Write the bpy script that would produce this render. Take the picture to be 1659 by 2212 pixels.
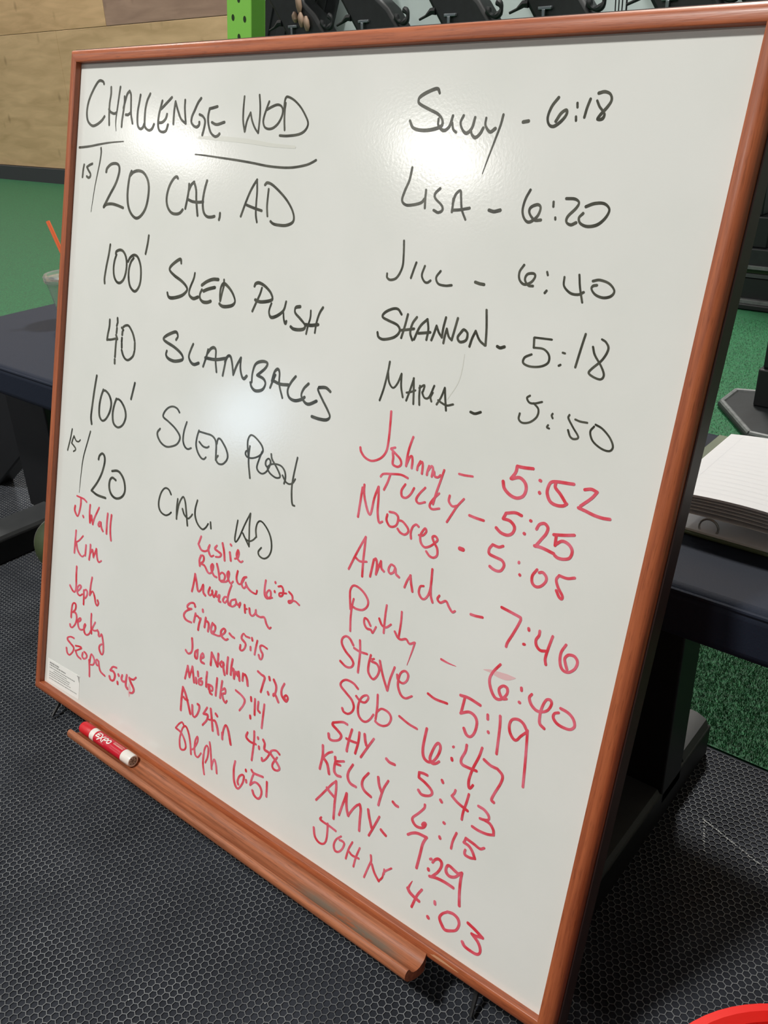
import bpy, bmesh, math, random
from mathutils import Vector, Matrix
random.seed(7)
for o in list(bpy.data.objects): bpy.data.objects.remove(o)
SC = bpy.context.scene
COL = SC.collection
R = math.radians

# ------------------------------------------------------------------ camera
cam_d = bpy.data.cameras.new('camera'); cam = bpy.data.objects.new('camera', cam_d); COL.objects.link(cam)
cam_d.sensor_fit = 'VERTICAL'; cam_d.sensor_height = 36.0; cam_d.lens = 36.0*1900/2212
cam_d.clip_start = .02; cam_d.clip_end = 60
cam.matrix_world = Matrix(((0.77271, -0.26520, 0.57671, 0), (0.63392, 0.36902, -0.67968, 0), (-0.03256, 0.89078, 0.45326, 0.9), (0, 0, 0, 1)))
SC.camera = cam
# ------------------------------------------------------------------ world, lamps' shared power, exposure
w = bpy.data.worlds.new('world'); SC.world = w; w.use_nodes = True
w.node_tree.nodes['Background'].inputs[0].default_value = (.80, .86, .95, 1)
w.node_tree.nodes['Background'].inputs[1].default_value = .10
SC.view_settings.view_transform = 'Standard'; SC.view_settings.look = 'None'
SC.view_settings.exposure = -3.06; SC.view_settings.gamma = 1.0
SC.view_settings.use_curve_mapping = False
LAMP_POWER = 560.0            # the high-bay lamps of the hall
KEY_POWER = 2200.0            # the lamp nearest the board
REAR_POWER = 2700.0
LAMP_COLOR = (1.0, .975, .925)
WINDOW_STRENGTH = 90.0
FRONT_ROW_POWER = 1150.0     # the row by the far front wall, mirrored in the board

# ------------------------------------------------------------------ helpers
def s2l(c):
    f = lambda v: v/12.92 if v <= .04045 else ((v+.055)/1.055)**2.4
    return tuple(f(v/255) for v in c)
def mat(name, rgb, rough=.6, metal=0, spec=.5, coat=0, bump=0, bscale=200, var=0, vscale=6, bump_dist=.001):
    m = bpy.data.materials.new(name); m.use_nodes = True; nt = m.node_tree; b = nt.nodes['Principled BSDF']
    c = s2l(rgb); b.inputs['Base Color'].default_value = (*c, 1)
    b.inputs['Roughness'].default_value = rough; b.inputs['Metallic'].default_value = metal
    b.inputs['Specular IOR Level'].default_value = spec; b.inputs['Coat Weight'].default_value = coat
    b.inputs['Coat Roughness'].default_value = .12
    tc = nt.nodes.new('ShaderNodeTexCoord')
    if var:
        n = nt.nodes.new('ShaderNodeTexNoise'); n.inputs['Scale'].default_value = vscale; n.inputs['Detail'].default_value = 6
        nt.links.new(tc.outputs['Object'], n.inputs['Vector'])
        r = nt.nodes.new('ShaderNodeValToRGB'); r.color_ramp.elements[0].position = .3; r.color_ramp.elements[1].position = .7
        r.color_ramp.elements[0].color = (*[v*(1-var) for v in c], 1); r.color_ramp.elements[1].color = (*[min(1, v*(1+var)) for v in c], 1)
        nt.links.new(n.outputs['Fac'], r.inputs['Fac']); nt.links.new(r.outputs['Color'], b.inputs['Base Color'])
    if bump:
        n = nt.nodes.new('ShaderNodeTexNoise'); n.inputs['Scale'].default_value = bscale; n.inputs['Detail'].default_value = 3
        nt.links.new(tc.outputs['Object'], n.inputs['Vector'])
        bp = nt.nodes.new('ShaderNodeBump'); bp.inputs['Strength'].default_value = bump; bp.inputs['Distance'].default_value = bump_dist
        nt.links.new(n.outputs['Fac'], bp.inputs['Height']); nt.links.new(bp.outputs['Normal'], b.inputs['Normal'])
    return m
def wood(name, dark, light, axis, rough=.33, coat=.25, dust=False):
    m = bpy.data.materials.new(name); m.use_nodes = True; nt = m.node_tree; b = nt.nodes['Principled BSDF']; L = nt.links.new
    tc = nt.nodes.new('ShaderNodeTexCoord'); mp = nt.nodes.new('ShaderNodeMapping'); L(tc.outputs['Object'], mp.inputs['Vector'])
    sc = [260, 260, 260]; sc[axis] = 9; mp.inputs['Scale'].default_value = sc
    n = nt.nodes.new('ShaderNodeTexNoise'); n.inputs['Scale'].default_value = 1; n.inputs['Detail'].default_value = 8; n.inputs['Roughness'].default_value = .62
    L(mp.outputs['Vector'], n.inputs['Vector'])
    mp2 = nt.nodes.new('ShaderNodeMapping'); L(tc.outputs['Object'], mp2.inputs['Vector'])
    sc = [900, 900, 900]; sc[axis] = 60; mp2.inputs['Scale'].default_value = sc
    n2 = nt.nodes.new('ShaderNodeTexNoise'); n2.inputs['Scale'].default_value = 1; n2.inputs['Detail'].default_value = 2
    L(mp2.outputs['Vector'], n2.inputs['Vector'])
    r = nt.nodes.new('ShaderNodeValToRGB'); r.color_ramp.elements[0].position = .32; r.color_ramp.elements[1].position = .66
    r.color_ramp.elements[0].color = (*s2l(dark), 1); r.color_ramp.elements[1].color = (*s2l(light), 1)
    L(n.outputs['Fac'], r.inputs['Fac'])
    r2 = nt.nodes.new('ShaderNodeValToRGB'); r2.color_ramp.elements[0].position = .30; r2.color_ramp.elements[1].position = .42
    r2.color_ramp.elements[0].color = (.45, .40, .38, 1); r2.color_ramp.elements[1].color = (1, 1, 1, 1)
    L(n2.outputs['Fac'], r2.inputs['Fac'])
    mx = nt.nodes.new('ShaderNodeMix'); mx.data_type = 'RGBA'; mx.blend_type = 'MULTIPLY'; mx.inputs[0].default_value = .5
    L(r.outputs['Color'], mx.inputs[6]); L(r2.outputs['Color'], mx.inputs[7])
    last = mx.outputs[2]
    if dust:      # grey marker dust smeared in the middle of the trough
        nd = nt.nodes.new('ShaderNodeTexNoise'); nd.inputs['Scale'].default_value = 55; nd.inputs['Detail'].default_value = 6; nd.inputs['Roughness'].default_value = .7
        mpd = nt.nodes.new('ShaderNodeMapping'); mpd.inputs['Scale'].default_value = (.35, 1, 1); L(tc.outputs['Object'], mpd.inputs['Vector']); L(mpd.outputs['Vector'], nd.inputs['Vector'])
        sx = nt.nodes.new('ShaderNodeSeparateXYZ'); L(tc.outputs['Object'], sx.inputs['Vector'])
        def rng(src, a, bb, c, d):
            q = nt.nodes.new('ShaderNodeMapRange'); q.inputs[1].default_value = a; q.inputs[2].default_value = bb; q.inputs[3].default_value = c; q.inputs[4].default_value = d
            L(src, q.inputs[0]); return q.outputs[0]
        def mul(a, bb):
            q = nt.nodes.new('ShaderNodeMath'); q.operation = 'MULTIPLY'; L(a, q.inputs[0]); L(bb, q.inputs[1]); return q.outputs[0]
        along = mul(rng(sx.outputs[0], .555, .60, 0, 1), rng(sx.outputs[0], .735, .70, 0, 1))
        deep = mul(rng(sx.outputs[1], -.039, -.034, 0, 1), rng(sx.outputs[1], -.014, -.022, 0, 1))
        mk = mul(mul(along, deep), rng(nd.outputs['Fac'], .34, .46, 0, .95))
        m3 = nt.nodes.new('ShaderNodeMix'); m3.data_type = 'RGBA'; L(mk, m3.inputs[0]); L(last, m3.inputs[6]); m3.inputs[7].default_value = (*s2l((122, 112, 98)), 1)
        last = m3.outputs[2]
    L(last, b.inputs['Base Color'])
    b.inputs['Roughness'].default_value = rough; b.inputs['Coat Weight'].default_value = coat; b.inputs['Coat Roughness'].default_value = .15
    bp = nt.nodes.new('ShaderNodeBump'); bp.inputs['Strength'].default_value = .25; bp.inputs['Distance'].default_value = .0004
    L(n2.outputs['Fac'], bp.inputs['Height']); L(bp.outputs['Normal'], b.inputs['Normal'])
    return m
def link(name, me, m=None, parent=None):
    o = bpy.data.objects.new(name, me); COL.objects.link(o)
    if m and me:
        for x in (m if isinstance(m, (list, tuple)) else [m]): me.materials.append(x)
    if parent: o.parent = parent
    return o
def obj(name, bm, m, parent=None, smooth=True, kind=None, bevel=0):
    bmesh.ops.recalc_face_normals(bm, faces=bm.faces[:])
    me = bpy.data.meshes.new(name); bm.to_mesh(me); bm.free()
    if smooth:
        for p in me.polygons: p.use_smooth = True
        try: me.set_sharp_from_angle(angle=R(38))
        except Exception: pass
    o = link(name, me, m, parent)
    if kind: o['kind'] = kind
    if bevel:
        b = o.modifiers.new('bevel', 'BEVEL'); b.width = bevel; b.segments = 3; b.limit_method = 'ANGLE'; b.angle_limit = R(40)
    return o
def tag(o, label=None, cat=None, group=None, kind=None):
    if label: o['label'] = label
    if cat: o['category'] = cat
    if group: o['group'] = group
    if kind: o['kind'] = kind
    return o
def empty(name, loc=(0, 0, 0), **k):
    o = bpy.data.objects.new(name, None); COL.objects.link(o); o.location = loc; return tag(o, **k)
def box(bm, x0, x1, y0, y1, z0, z1):
    v = [bm.verts.new(p) for p in ((x0,y0,z0),(x1,y0,z0),(x1,y1,z0),(x0,y1,z0),(x0,y0,z1),(x1,y0,z1),(x1,y1,z1),(x0,y1,z1))]
    for f in ((0,3,2,1),(4,5,6,7),(0,1,5,4),(1,2,6,5),(2,3,7,6),(3,0,4,7)): bm.faces.new([v[i] for i in f])
    return v
def BX(*a):
    bm = bmesh.new(); box(bm, *a); return bm
def prism(bm, pts, a, b, ax='y'):
    """polygon pts in the two axes other than ax, extruded from a to b along ax"""
    def P(p, t): return {'x': (t, p[0], p[1]), 'y': (p[0], t, p[1]), 'z': (p[0], p[1], t)}[ax]
    A = [bm.verts.new(P(p, a)) for p in pts]; B = [bm.verts.new(P(p, b)) for p in pts]
    bm.faces.new(A); bm.faces.new(B[::-1]); n = len(pts)
    for i in range(n): bm.faces.new((A[i], B[i], B[(i+1) % n], A[(i+1) % n]))
def tube(bm, pts, rads, n=12, cap=True):
    if not isinstance(rads, (list, tuple)): rads = [rads]*len(pts)
    pts = [Vector(p) for p in pts]; rings = []; up = None
    for i, p in enumerate(pts):
        t = (pts[min(i+1, len(pts)-1)]-pts[max(i-1, 0)]).normalized()
        if up is None: up = t.orthogonal().normalized()
        u = (up-t*up.dot(t)).normalized(); up = u; v = t.cross(u)
        rings.append([bm.verts.new(p+(u*math.cos(2*math.pi*k/n)+v*math.sin(2*math.pi*k/n))*rads[i]) for k in range(n)])
    for a, b in zip(rings, rings[1:]):
        for k in range(n): bm.faces.new((a[k], a[(k+1) % n], b[(k+1) % n], b[k]))
    if cap: bm.faces.new(rings[0][::-1]); bm.faces.new(rings[-1])
def lathe(bm, prof, n=32, c=(0, 0, 0)):
    rings = []
    for r, z in prof:
        if r < 1e-6: rings.append([bm.verts.new((c[0], c[1], c[2]+z))])
        else: rings.append([bm.verts.new((c[0]+r*math.cos(2*math.pi*k/n), c[1]+r*math.sin(2*math.pi*k/n), c[2]+z)) for k in range(n)])
    for a, b in zip(rings, rings[1:]):
        for k in range(n):
            j = (k+1) % n
            if len(a) == 1 and len(b) == 1: continue
            if len(a) == 1: bm.faces.new((a[0], b[j], b[k]))
            elif len(b) == 1: bm.faces.new((a[k], a[j], b[0]))
            else: bm.faces.new((a[k], a[j], b[j], b[k]))

# ------------------------------------------------------------------ materials
M = {}
M['frame_h'] = wood('stained_oak_horizontal', (146, 74, 44), (186, 104, 64), 0, .42, .08)
M['frame_v'] = wood('stained_oak_vertical', (146, 74, 44), (186, 104, 64), 2, .42, .08)
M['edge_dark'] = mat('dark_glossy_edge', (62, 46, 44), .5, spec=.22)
M['tray'] = wood('stained_oak_tray', (136, 78, 48), (188, 116, 78), 0, .5, .04, dust=True)
M['black'] = mat('black_powder_coat', (15, 16, 19), .5, bump=.1, bscale=600)
M['black_worn'] = mat('worn_black_steel', (24, 27, 30), .55, var=.3, vscale=30)
M['grey_worn'] = mat('worn_grey_edge', (98, 101, 101), .55, var=.3, vscale=40)
M['vinyl'] = mat('black_vinyl', (33, 39, 52), .62, spec=.12, bump=.35, bscale=500, bump_dist=.0006)
M['rubber_grey'] = mat('grey_rubber', (58, 60, 62), .6, var=.15, vscale=20)
M['green_paint'] = mat('lime_green_paint', (140, 214, 84), .45)
M['green_dark'] = mat('green_paint_hole', (30, 52, 20), .7)
M['white_panel'] = mat('pale_grey_sheet', (228, 242, 242), .6, var=.04)
M['silver'] = mat('silver_bolt', (190, 190, 190), .3, metal=1)
M['bolt'] = mat('dull_bolt', (120, 126, 130), .4, metal=.8)
M['tan'] = mat('tan_grip', (140, 116, 98), .6)
M['brown_board'] = mat('hardboard', (92, 70, 50), .8)
M['paper'] = mat('white_paper', (246, 247, 250), .7)
M['paper_line'] = mat('pale_grey_rule', (236, 238, 243), .7)
M['olive'] = mat('olive_cover', (86, 100, 74), .55)
M['steel'] = mat('ring_steel', (190, 190, 190), .35, metal=1)
M['red_plastic'] = mat('glossy_red_plastic', (214, 30, 24), .3, coat=.5)
M['orange'] = mat('orange_straw', (236, 110, 62), .4)
M['ball'] = mat('olive_green_rubber', (56, 68, 38), .6, var=.2, vscale=25)
M['ball_band'] = mat('grey_green_band', (92, 94, 84), .6)
M['sticker'] = mat('sticker_paper', (250, 250, 246), .5)
M['print_grey'] = mat('sticker_print', (150, 150, 148), .6)
M['cap_red'] = mat('marker_cap_red', (214, 32, 44), .45, bump=.5, bscale=1500, bump_dist=.0003)
M['m_white'] = mat('marker_white', (240, 236, 230), .3)
M['m_red'] = mat('marker_label_red', (204, 30, 52), .35)
M['m_end'] = mat('marker_end_grey', (140, 130, 120), .5, var=.4, vscale=700)
M['m_pink'] = mat('marker_fine_print', (232, 120, 128), .4)
M['chip'] = mat('bare_wood_chip', (206, 150, 112), .7)
M['white_fleck'] = mat('white_fleck', (185, 188, 186), .7)
M['lamp_metal'] = mat('lamp_housing', (180, 182, 184), .4, metal=.6)
M['ceiling'] = mat('ceiling_paint', (120, 122, 124), .9)
M['side_wall'] = mat('hall_wall_paint', (140, 138, 132), .85, var=.06)
M['black_rubber_trim'] = mat('black_rubber_base', (62, 62, 68), .6)

# whiteboard enamel: glossy, faint orange-peel and old ink ghosting
def enamel():
    m = bpy.data.materials.new('whiteboard_enamel'); m.use_nodes = True; nt = m.node_tree; b = nt.nodes['Principled BSDF']; L = nt.links.new
    tc = nt.nodes.new('ShaderNodeTexCoord')
    n = nt.nodes.new('ShaderNodeTexNoise'); n.inputs['Scale'].default_value = 7; n.inputs['Detail'].default_value = 5; L(tc.outputs['Object'], n.inputs['Vector'])
    r = nt.nodes.new('ShaderNodeValToRGB'); r.color_ramp.elements[0].position = .30; r.color_ramp.elements[1].position = .62
    r.color_ramp.elements[0].color = (*s2l((231, 234, 229)), 1); r.color_ramp.elements[1].color = (*s2l((237, 239, 235)), 1)
    L(n.outputs['Fac'], r.inputs['Fac'])
    L(r.outputs['Color'], b.inputs['Base Color'])
    b.inputs['Roughness'].default_value = BOARD_ROUGH; b.inputs['Specular IOR Level'].default_value = .5
    n2 = nt.nodes.new('ShaderNodeTexNoise'); n2.inputs['Scale'].default_value = 330; n2.inputs['Detail'].default_value = 2; L(tc.outputs['Object'], n2.inputs['Vector'])
    bp = nt.nodes.new('ShaderNodeBump'); bp.inputs['Strength'].default_value = .5; bp.inputs['Distance'].default_value = .00009
    L(n2.outputs['Fac'], bp.inputs['Height']); L(bp.outputs['Normal'], b.inputs['Normal'])
    return m
BOARD_ROUGH = .14
M['enamel'] = enamel()
def ink(name, a, b_, rough=.25):
    m = bpy.data.materials.new(name); m.use_nodes = True; nt = m.node_tree; b = nt.nodes['Principled BSDF']; L = nt.links.new
    tc = nt.nodes.new('ShaderNodeTexCoord'); n = nt.nodes.new('ShaderNodeTexNoise'); n.inputs['Scale'].default_value = 55; n.inputs['Detail'].default_value = 4
    L(tc.outputs['Object'], n.inputs['Vector']); r = nt.nodes.new('ShaderNodeValToRGB')
    r.color_ramp.elements[0].position = .36; r.color_ramp.elements[1].position = .66
    r.color_ramp.elements[0].color = (*s2l(a), 1); r.color_ramp.elements[1].color = (*s2l(b_), 1)
    L(n.outputs['Fac'], r.inputs['Fac']); L(r.outputs['Color'], b.inputs['Base Color']); b.inputs['Roughness'].default_value = rough
    return m
M['ink_k'] = ink('black_marker_ink', (56, 57, 48), (90, 91, 80))
M['ink_r'] = ink('red_marker_ink', (228, 64, 78), (236, 118, 138))
M['ink_ghost'] = mat('faint_grey_smear', (223, 225, 217), .2)
M['ink_pink'] = mat('pink_smear', (236, 196, 198), .25)

# ------------------------------------------------------------------ the hall
def struct(name, bm, m, parent=None, **k):
    o = obj(name, bm, m, parent, smooth=False)
    if not parent: o['kind'] = 'structure'
    return tag(o, **k)
WY = 4.88
struct('floor', BX(-14, 3.2, -10, WY, -.2, -.03), mat('concrete_slab', (90, 90, 88), .8))
struct('ceiling', BX(-14, 3.2, -10, WY, 5.3, 5.4), M['ceiling'])
struct('wall_left', BX(-14.1, -14, -10, WY, -.2, 5.4), M['side_wall'])
struct('wall_right', BX(3.2, 3.3, -10, WY, -.2, 5.4), M['side_wall'])
struct('wall_front', BX(-14.1, 3.3, -10.1, -10, -.2, 5.4), M['side_wall'])
wb = struct('wall_back', BX(-14.1, 3.3, WY, WY+.1, -.2, 5.4), M['side_wall'])
# plywood panels on the far wall
def ply(name, a, b, seed):
    m = bpy.data.materials.new(name); m.use_nodes = True; nt = m.node_tree; bs = nt.nodes['Principled BSDF']; L = nt.links.new
    tc = nt.nodes.new('ShaderNodeTexCoord'); mp = nt.nodes.new('ShaderNodeMapping'); L(tc.outputs['Object'], mp.inputs['Vector'])
    mp.inputs['Scale'].default_value = (1.6, 5, 9); mp.inputs['Location'].default_value = (seed*3.1, 0, seed)
    n = nt.nodes.new('ShaderNodeTexNoise'); n.inputs['Scale'].default_value = 1.5; n.inputs['Detail'].default_value = 7; n.inputs['Distortion'].default_value = .6
    L(mp.outputs['Vector'], n.inputs['Vector'])
    r = nt.nodes.new('ShaderNodeValToRGB'); r.color_ramp.elements[0].position = .3; r.color_ramp.elements[1].position = .7
    r.color_ramp.elements[0].color = (*s2l(a), 1); r.color_ramp.elements[1].color = (*s2l(b), 1); L(n.outputs['Fac'], r.inputs['Fac'])
    vo = nt.nodes.new('ShaderNodeTexVoronoi'); vo.inputs['Scale'].default_value = 4.5; mv = nt.nodes.new('ShaderNodeMapping'); mv.inputs['Scale'].default_value = (1.2, 1, .7); mv.inputs['Rotation'].default_value = (0, R(25), 0)
    L(tc.outputs['Object'], mv.inputs['Vector']); L(mv.outputs['Vector'], vo.inputs['Vector'])
    r2 = nt.nodes.new('ShaderNodeValToRGB'); r2.color_ramp.elements[0].position = .04; r2.color_ramp.elements[1].position = .16
    r2.color_ramp.elements[0].color = (.45, .4, .36, 1); r2.color_ramp.elements[1].color = (1, 1, 1, 1); L(vo.outputs['Distance'], r2.inputs['Fac'])
    mx = nt.nodes.new('ShaderNodeMix'); mx.data_type = 'RGBA'; mx.blend_type = 'MULTIPLY'; mx.inputs[0].default_value = .5
    L(r.outputs['Color'], mx.inputs[6]); L(r2.outputs['Color'], mx.inputs[7]); L(mx.outputs[2], bs.inputs['Base Color'])
    bs.inputs['Roughness'].default_value = .6
    return m
PL = [ply('plywood_golden', (200, 164, 120), (232, 193, 147), 1), ply('plywood_pale', (198, 165, 122), (226, 191, 147), 2), ply('plywood_dull', (154, 124, 108), (180, 148, 129), 3)]
k = 0
for row, (z0, z1) in enumerate(((.13, 1.247), (1.25, 2.467), (2.47, 3.69), (3.693, 4.91))):
    x = -14.0 + (0 if row % 2 else 1.22)*1.0 - .18
    off = {0: -7.62, 1: -6.88, 2: -7.62, 3: -6.88}[row]
    x = off - 2.44*3
    while x < 3.1:
        x0, x1 = max(x, -13.98), min(x+2.437, 3.18)
        if x1-x0 > .2:
            mi = {(0, 2): 1, (1, 3): 2, (1, 2): 0, (0, 3): 1}.get((row, round((x-off)/2.44)+3), k % 3)
            o = obj('plywood_panel', BX(x0, x1, WY-.018, WY-.001, z0, z1), PL[mi], wb, smooth=False, bevel=.003)
            k += 1
        x += 2.44
struct('baseboard_back', BX(-14, 3.2, WY-.05, WY-.019, -.03, .125), M['black_rubber_trim'])
# window on the front wall, behind the photographer: cool daylight
wf = struct('window_1', BX(-12.25, -10.85, -10.0, -9.96, .55, 1.95), mat('window_frame_paint', (200, 200, 198), .5))
mw = bpy.data.materials.new('daylit_glass'); mw.use_nodes = True
pb = mw.node_tree.nodes['Principled BSDF']; pb.inputs['Emission Color'].default_value = (.62, .80, 1, 1); pb.inputs['Emission Strength'].default_value = WINDOW_STRENGTH
obj('pane', BX(-12.15, -11.575, -9.96, -9.95, .65, 1.85), mw, wf, smooth=False)
obj('pane', BX(-11.525, -10.95, -9.96, -9.95, .65, 1.85), mw, wf, smooth=False)
# high-bay lamps
names = {(-12.7, -7.5): 'far left lamp of the front row', (-7.2, -7.5): 'middle lamp of the front row', (-1.7, -7.5): 'right lamp of the front row',
         (-12.7, -2): 'far left lamp of the middle row', (-7.2, -2): 'middle lamp of the middle row', (-1.7, -2): 'right lamp of the middle row',
         (-12.7, 4.0): 'far left lamp of the rear row', (-7.2, 4.0): 'middle lamp of the rear row', (-1.7, 4.0): 'right lamp of the rear row'}
for (x, y), nm in names.items():
    e = empty('high_bay_lamp', (x, y, 5.0), label='round metal high-bay ceiling lamp, '+nm, cat='lamp')
    bm = bmesh.new(); lathe(bm, [(.0, .30), (.06, .30), (.08, .22), (.52, .02), (.53, 0), (.515, 0), (.07, .2), (0, .2)]); obj('shade', bm, M['lamp_metal'], e)
    ld = bpy.data.lights.new('lamp_disc', 'AREA'); ld.shape = 'DISK'; ld.size = 1.0 if y < -5 else .66; ld.energy = FRONT_ROW_POWER if y < -5 else (KEY_POWER if (x, y) == (-1.7, -2) else ((REAR_POWER if x > -2 else REAR_POWER*.38) if y > 0 else LAMP_POWER)); ld.color = LAMP_COLOR
    lo = bpy.data.objects.new('lamp_disc', ld); COL.objects.link(lo); lo.parent = e; lo.location = (0, 0, .01)

# ------------------------------------------------------------------ hexagon rubber mat
def hex_mat():
    m1 = mat('mat_rubber', (48, 51, 58), .75, spec=.12, bump=.3, bscale=900, bump_dist=.0005, var=.25, vscale=9)
    m2 = mat('mat_ridge_dusty', (118, 121, 124), .75, spec=.15, var=.3, vscale=14)
    root = obj('rubber_mat', BX(-3.6, 1.4, -2.4, 1.045, -.03, -.0016), m1, smooth=False)
    tag(root, 'large black rubber floor mat with small raised hexagons under the whiteboard', 'mat')
    s = .0085; X0, X1, Y0, Y1 = -2.15, .25, .02, 1.043
    V = []; F = []; MI = []
    rc = s/math.sqrt(3)
    ang = [(math.cos(R(90+60*k)), math.sin(R(90+60*k))) for k in range(6)]
    row = 0; y = Y0
    while y < Y1:
        x = X0+(s/2 if row % 2 else 0)
        while x < X1:
            b = len(V)
            jx, jy = random.uniform(-.0001, .0001), random.uniform(-.0001, .0001)
            for rr, z in ((rc, 0), (rc*.90, -.0001), (rc*.83, -.0013)):
                q = 0 if rr == rc else 1
                for cx, cy in ang: V.append((x+cx*rr+jx*q, y+cy*rr+jy*q, z))
            for k in range(6):
                j = (k+1) % 6
                F.append((b+k, b+j, b+6+j, b+6+k)); MI.append(1)
                F.append((b+6+k, b+6+j, b+12+j, b+12+k)); MI.append(0)
            F.append(tuple(range(b+12, b+18))); MI.append(0)
            x += s
        y += s*math.sqrt(3)/2; row += 1
    me = bpy.data.meshes.new('hexagon_cells'); me.from_pydata(V, [], F); me.polygons.foreach_set('material_index', MI); me.update()
    o = link('hexagon_cells', me, [m1, m2], root); o['kind'] = 'stuff'
    # white flecks of chalk and grit
    bm = bmesh.new()
    for i in range(170):
        x, y = random.uniform(-1.6, 0), random.uniform(.15, 1.0); a = random.uniform(0, 6.3); l = random.uniform(.0004, .0011); ww = random.uniform(.0003, .0006)
        c, sn = math.cos(a), math.sin(a)
        vs = [bm.verts.new((x+c*p-sn*q, y+sn*p+c*q, .0003)) for p, q in ((-l, -ww), (l, -ww), (l, ww), (-l, ww))]
        bm.faces.new(vs)
    obj('white_flecks', bm, M['white_fleck'], root, smooth=False, kind='stuff')
    bm = bmesh.new()
    for (ax, ay), (bx_, by_), n in (((-.235, .905), (-.14, .872), 46), ((-.235, .905), (-.215, .855), 14)):
        for i in range(n):
            t = i/(n-1)+random.uniform(-.01, .01); x = ax+(bx_-ax)*t; y = ay+(by_-ay)*t+random.uniform(-.0006, .0006); r_ = random.uniform(.0003, .001)
            vs = [bm.verts.new((x+p*r_*1.6, y+q*r_, .0004)) for p, q in ((-1, -.6), (1, -1), (1, .6), (-1, 1))]; bm.faces.new(vs)
    tag(obj('chalk_scratch', bm, M['white_fleck'], root, smooth=False), label='white scratch lines in the mat')
hex_mat()

# ------------------------------------------------------------------ artificial turf
def turf():
    m = bpy.data.materials.new('green_turf'); m.use_nodes = True; nt = m.node_tree; b = nt.nodes['Principled BSDF']; L = nt.links.new
    tc = nt.nodes.new('ShaderNodeTexCoord')
    n = nt.nodes.new('ShaderNodeTexNoise'); n.inputs['Scale'].default_value = 160; n.inputs['Detail'].default_value = 4; L(tc.outputs['Object'], n.inputs['Vector'])
    r = nt.nodes.new('ShaderNodeValToRGB'); r.color_ramp.elements[0].position = .3; r.color_ramp.elements[1].position = .7
    r.color_ramp.elements[0].color = (*s2l((8, 60, 34)), 1); r.color_ramp.elements[1].color = (*s2l((22, 108, 62)), 1)
    L(n.outputs['Fac'], r.inputs['Fac']); L(r.outputs['Color'], b.inputs['Base Color']); b.inputs['Roughness'].default_value = .7
    bp = nt.nodes.new('ShaderNodeBump'); bp.inputs['Strength'].default_value = .6; bp.inputs['Distance'].default_value = .004
    L(n.outputs['Fac'], bp.inputs['Height']); L(bp.outputs['Normal'], b.inputs['Normal'])
    root = obj('artificial_turf', BX(-13.9, 3.1, 1.05, WY-.051, -.03, -.002), m, smooth=False)
    tag(root, 'green artificial turf between the rubber mat and the plywood wall', 'turf')
    V = []; F = []; MI = []
    def blades(n, x0, x1, y0, y1):
        for i in range(n):
            x, y = random.uniform(x0, x1), random.uniform(y0, y1); a = random.uniform(0, 6.28); h = random.uniform(.002, .004)
            lx, ly = random.uniform(-.004, .004), random.uniform(-.004, .004); ww = .0006
            c, s_ = math.cos(a)*ww, math.sin(a)*ww; bi = len(V)
            V.extend([(x-c, y-s_, -.002), (x+c, y+s_, -.002), (x+lx, y+ly, h)]); F.append((bi, bi+1, bi+2)); MI.append(random.choice((0, 0, 1, 1, 2)))
    blades(190000, -.75, .1, 1.052, 1.9); blades(30000, -1.3, -.5, 1.9, 3.4)
    me = bpy.data.meshes.new('grass_blades'); me.from_pydata(V, [], F); me.polygons.foreach_set('material_index', MI); me.update()
    o = link('grass_blades', me, [mat('blade_dark', (24, 78, 44), .5), mat('blade_mid', (36, 104, 58), .45), mat('blade_light', (60, 122, 76), .5)], root); o['kind'] = 'stuff'
turf()

# ------------------------------------------------------------------ whiteboard
board = bpy.data.objects.new('whiteboard', None); COL.objects.link(board)
tag(board, 'square whiteboard in a reddish oak frame, covered in black and red handwriting', 'whiteboard')
# local frame: x = u to the right, y = away from the viewer, -z = v down (metres; origin = top left corner of the writing area)
eu = Vector((1.0, .0010, .0032)).normalized(); up = Vector((-.0034, .2855, .9584)); up = (up-eu*up.dot(eu)).normalized(); nb = up.cross(eu).normalized()
board.matrix_world = Matrix(((eu.x, nb.x, up.x, -1.1239), (eu.y, nb.y, up.y, .7453), (eu.z, nb.z, up.z, .9079), (0, 0, 0, 1)))
U0, U1, V0, V1 = 0.0, .8765, -.006, .8755
def LP(u, v, d): return (u, -d, -v)
bm = bmesh.new(); box(bm, U0-.002, U1+.002, 0, .004, -V1-.002, -V0+.002)
obj('writing_surface', bm, M['enamel'], board, smooth=False)
bm = bmesh.new(); box(bm, U0+.001, U1-.001, .0045, .019, -V1+.001, -V0-.001)
tag(obj('backing_board', bm, M['brown_board'], board, smooth=False))
PROF = [(0, -.0235), (0, 0), (0, .0078), (.0007, .0085), (.003, .0088), (.0075, .0088), (.0105, .0082), (.0130, .0068), (.0148, .0046), (.0158, .0018), (.0162, -.001), (.0164, -.0235)]
def rail(side):
    bm = bmesh.new(); A = []; B = []
    for s, d in PROF:
        if side == 'top': a, b = (U0-s, V0-s), (U1+s, V0-s)
        if side == 'bottom': a, b = (U0-s, V1+s), (U1+s, V1+s)
        if side == 'left': a, b = (U0-s, V0-s), (U0-s, V1+s)
        if side == 'right': a, b = (U1+s, V0-s), (U1+s, V1+s)
        A.append(bm.verts.new(LP(*a, d))); B.append(bm.verts.new(LP(*b, d)))
    bm.faces.new(A); bm.faces.new(B[::-1])
    for i in range(len(A)):
        j = (i+1) % len(A); bm.faces.new((A[i], B[i], B[j], A[j]))
    return obj('frame_rail', bm, M['frame_h'] if side in ('top', 'bottom') else M['frame_v'], board)
for s in ('top', 'bottom', 'left', 'right'): rail(s)
bm = bmesh.new()
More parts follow.
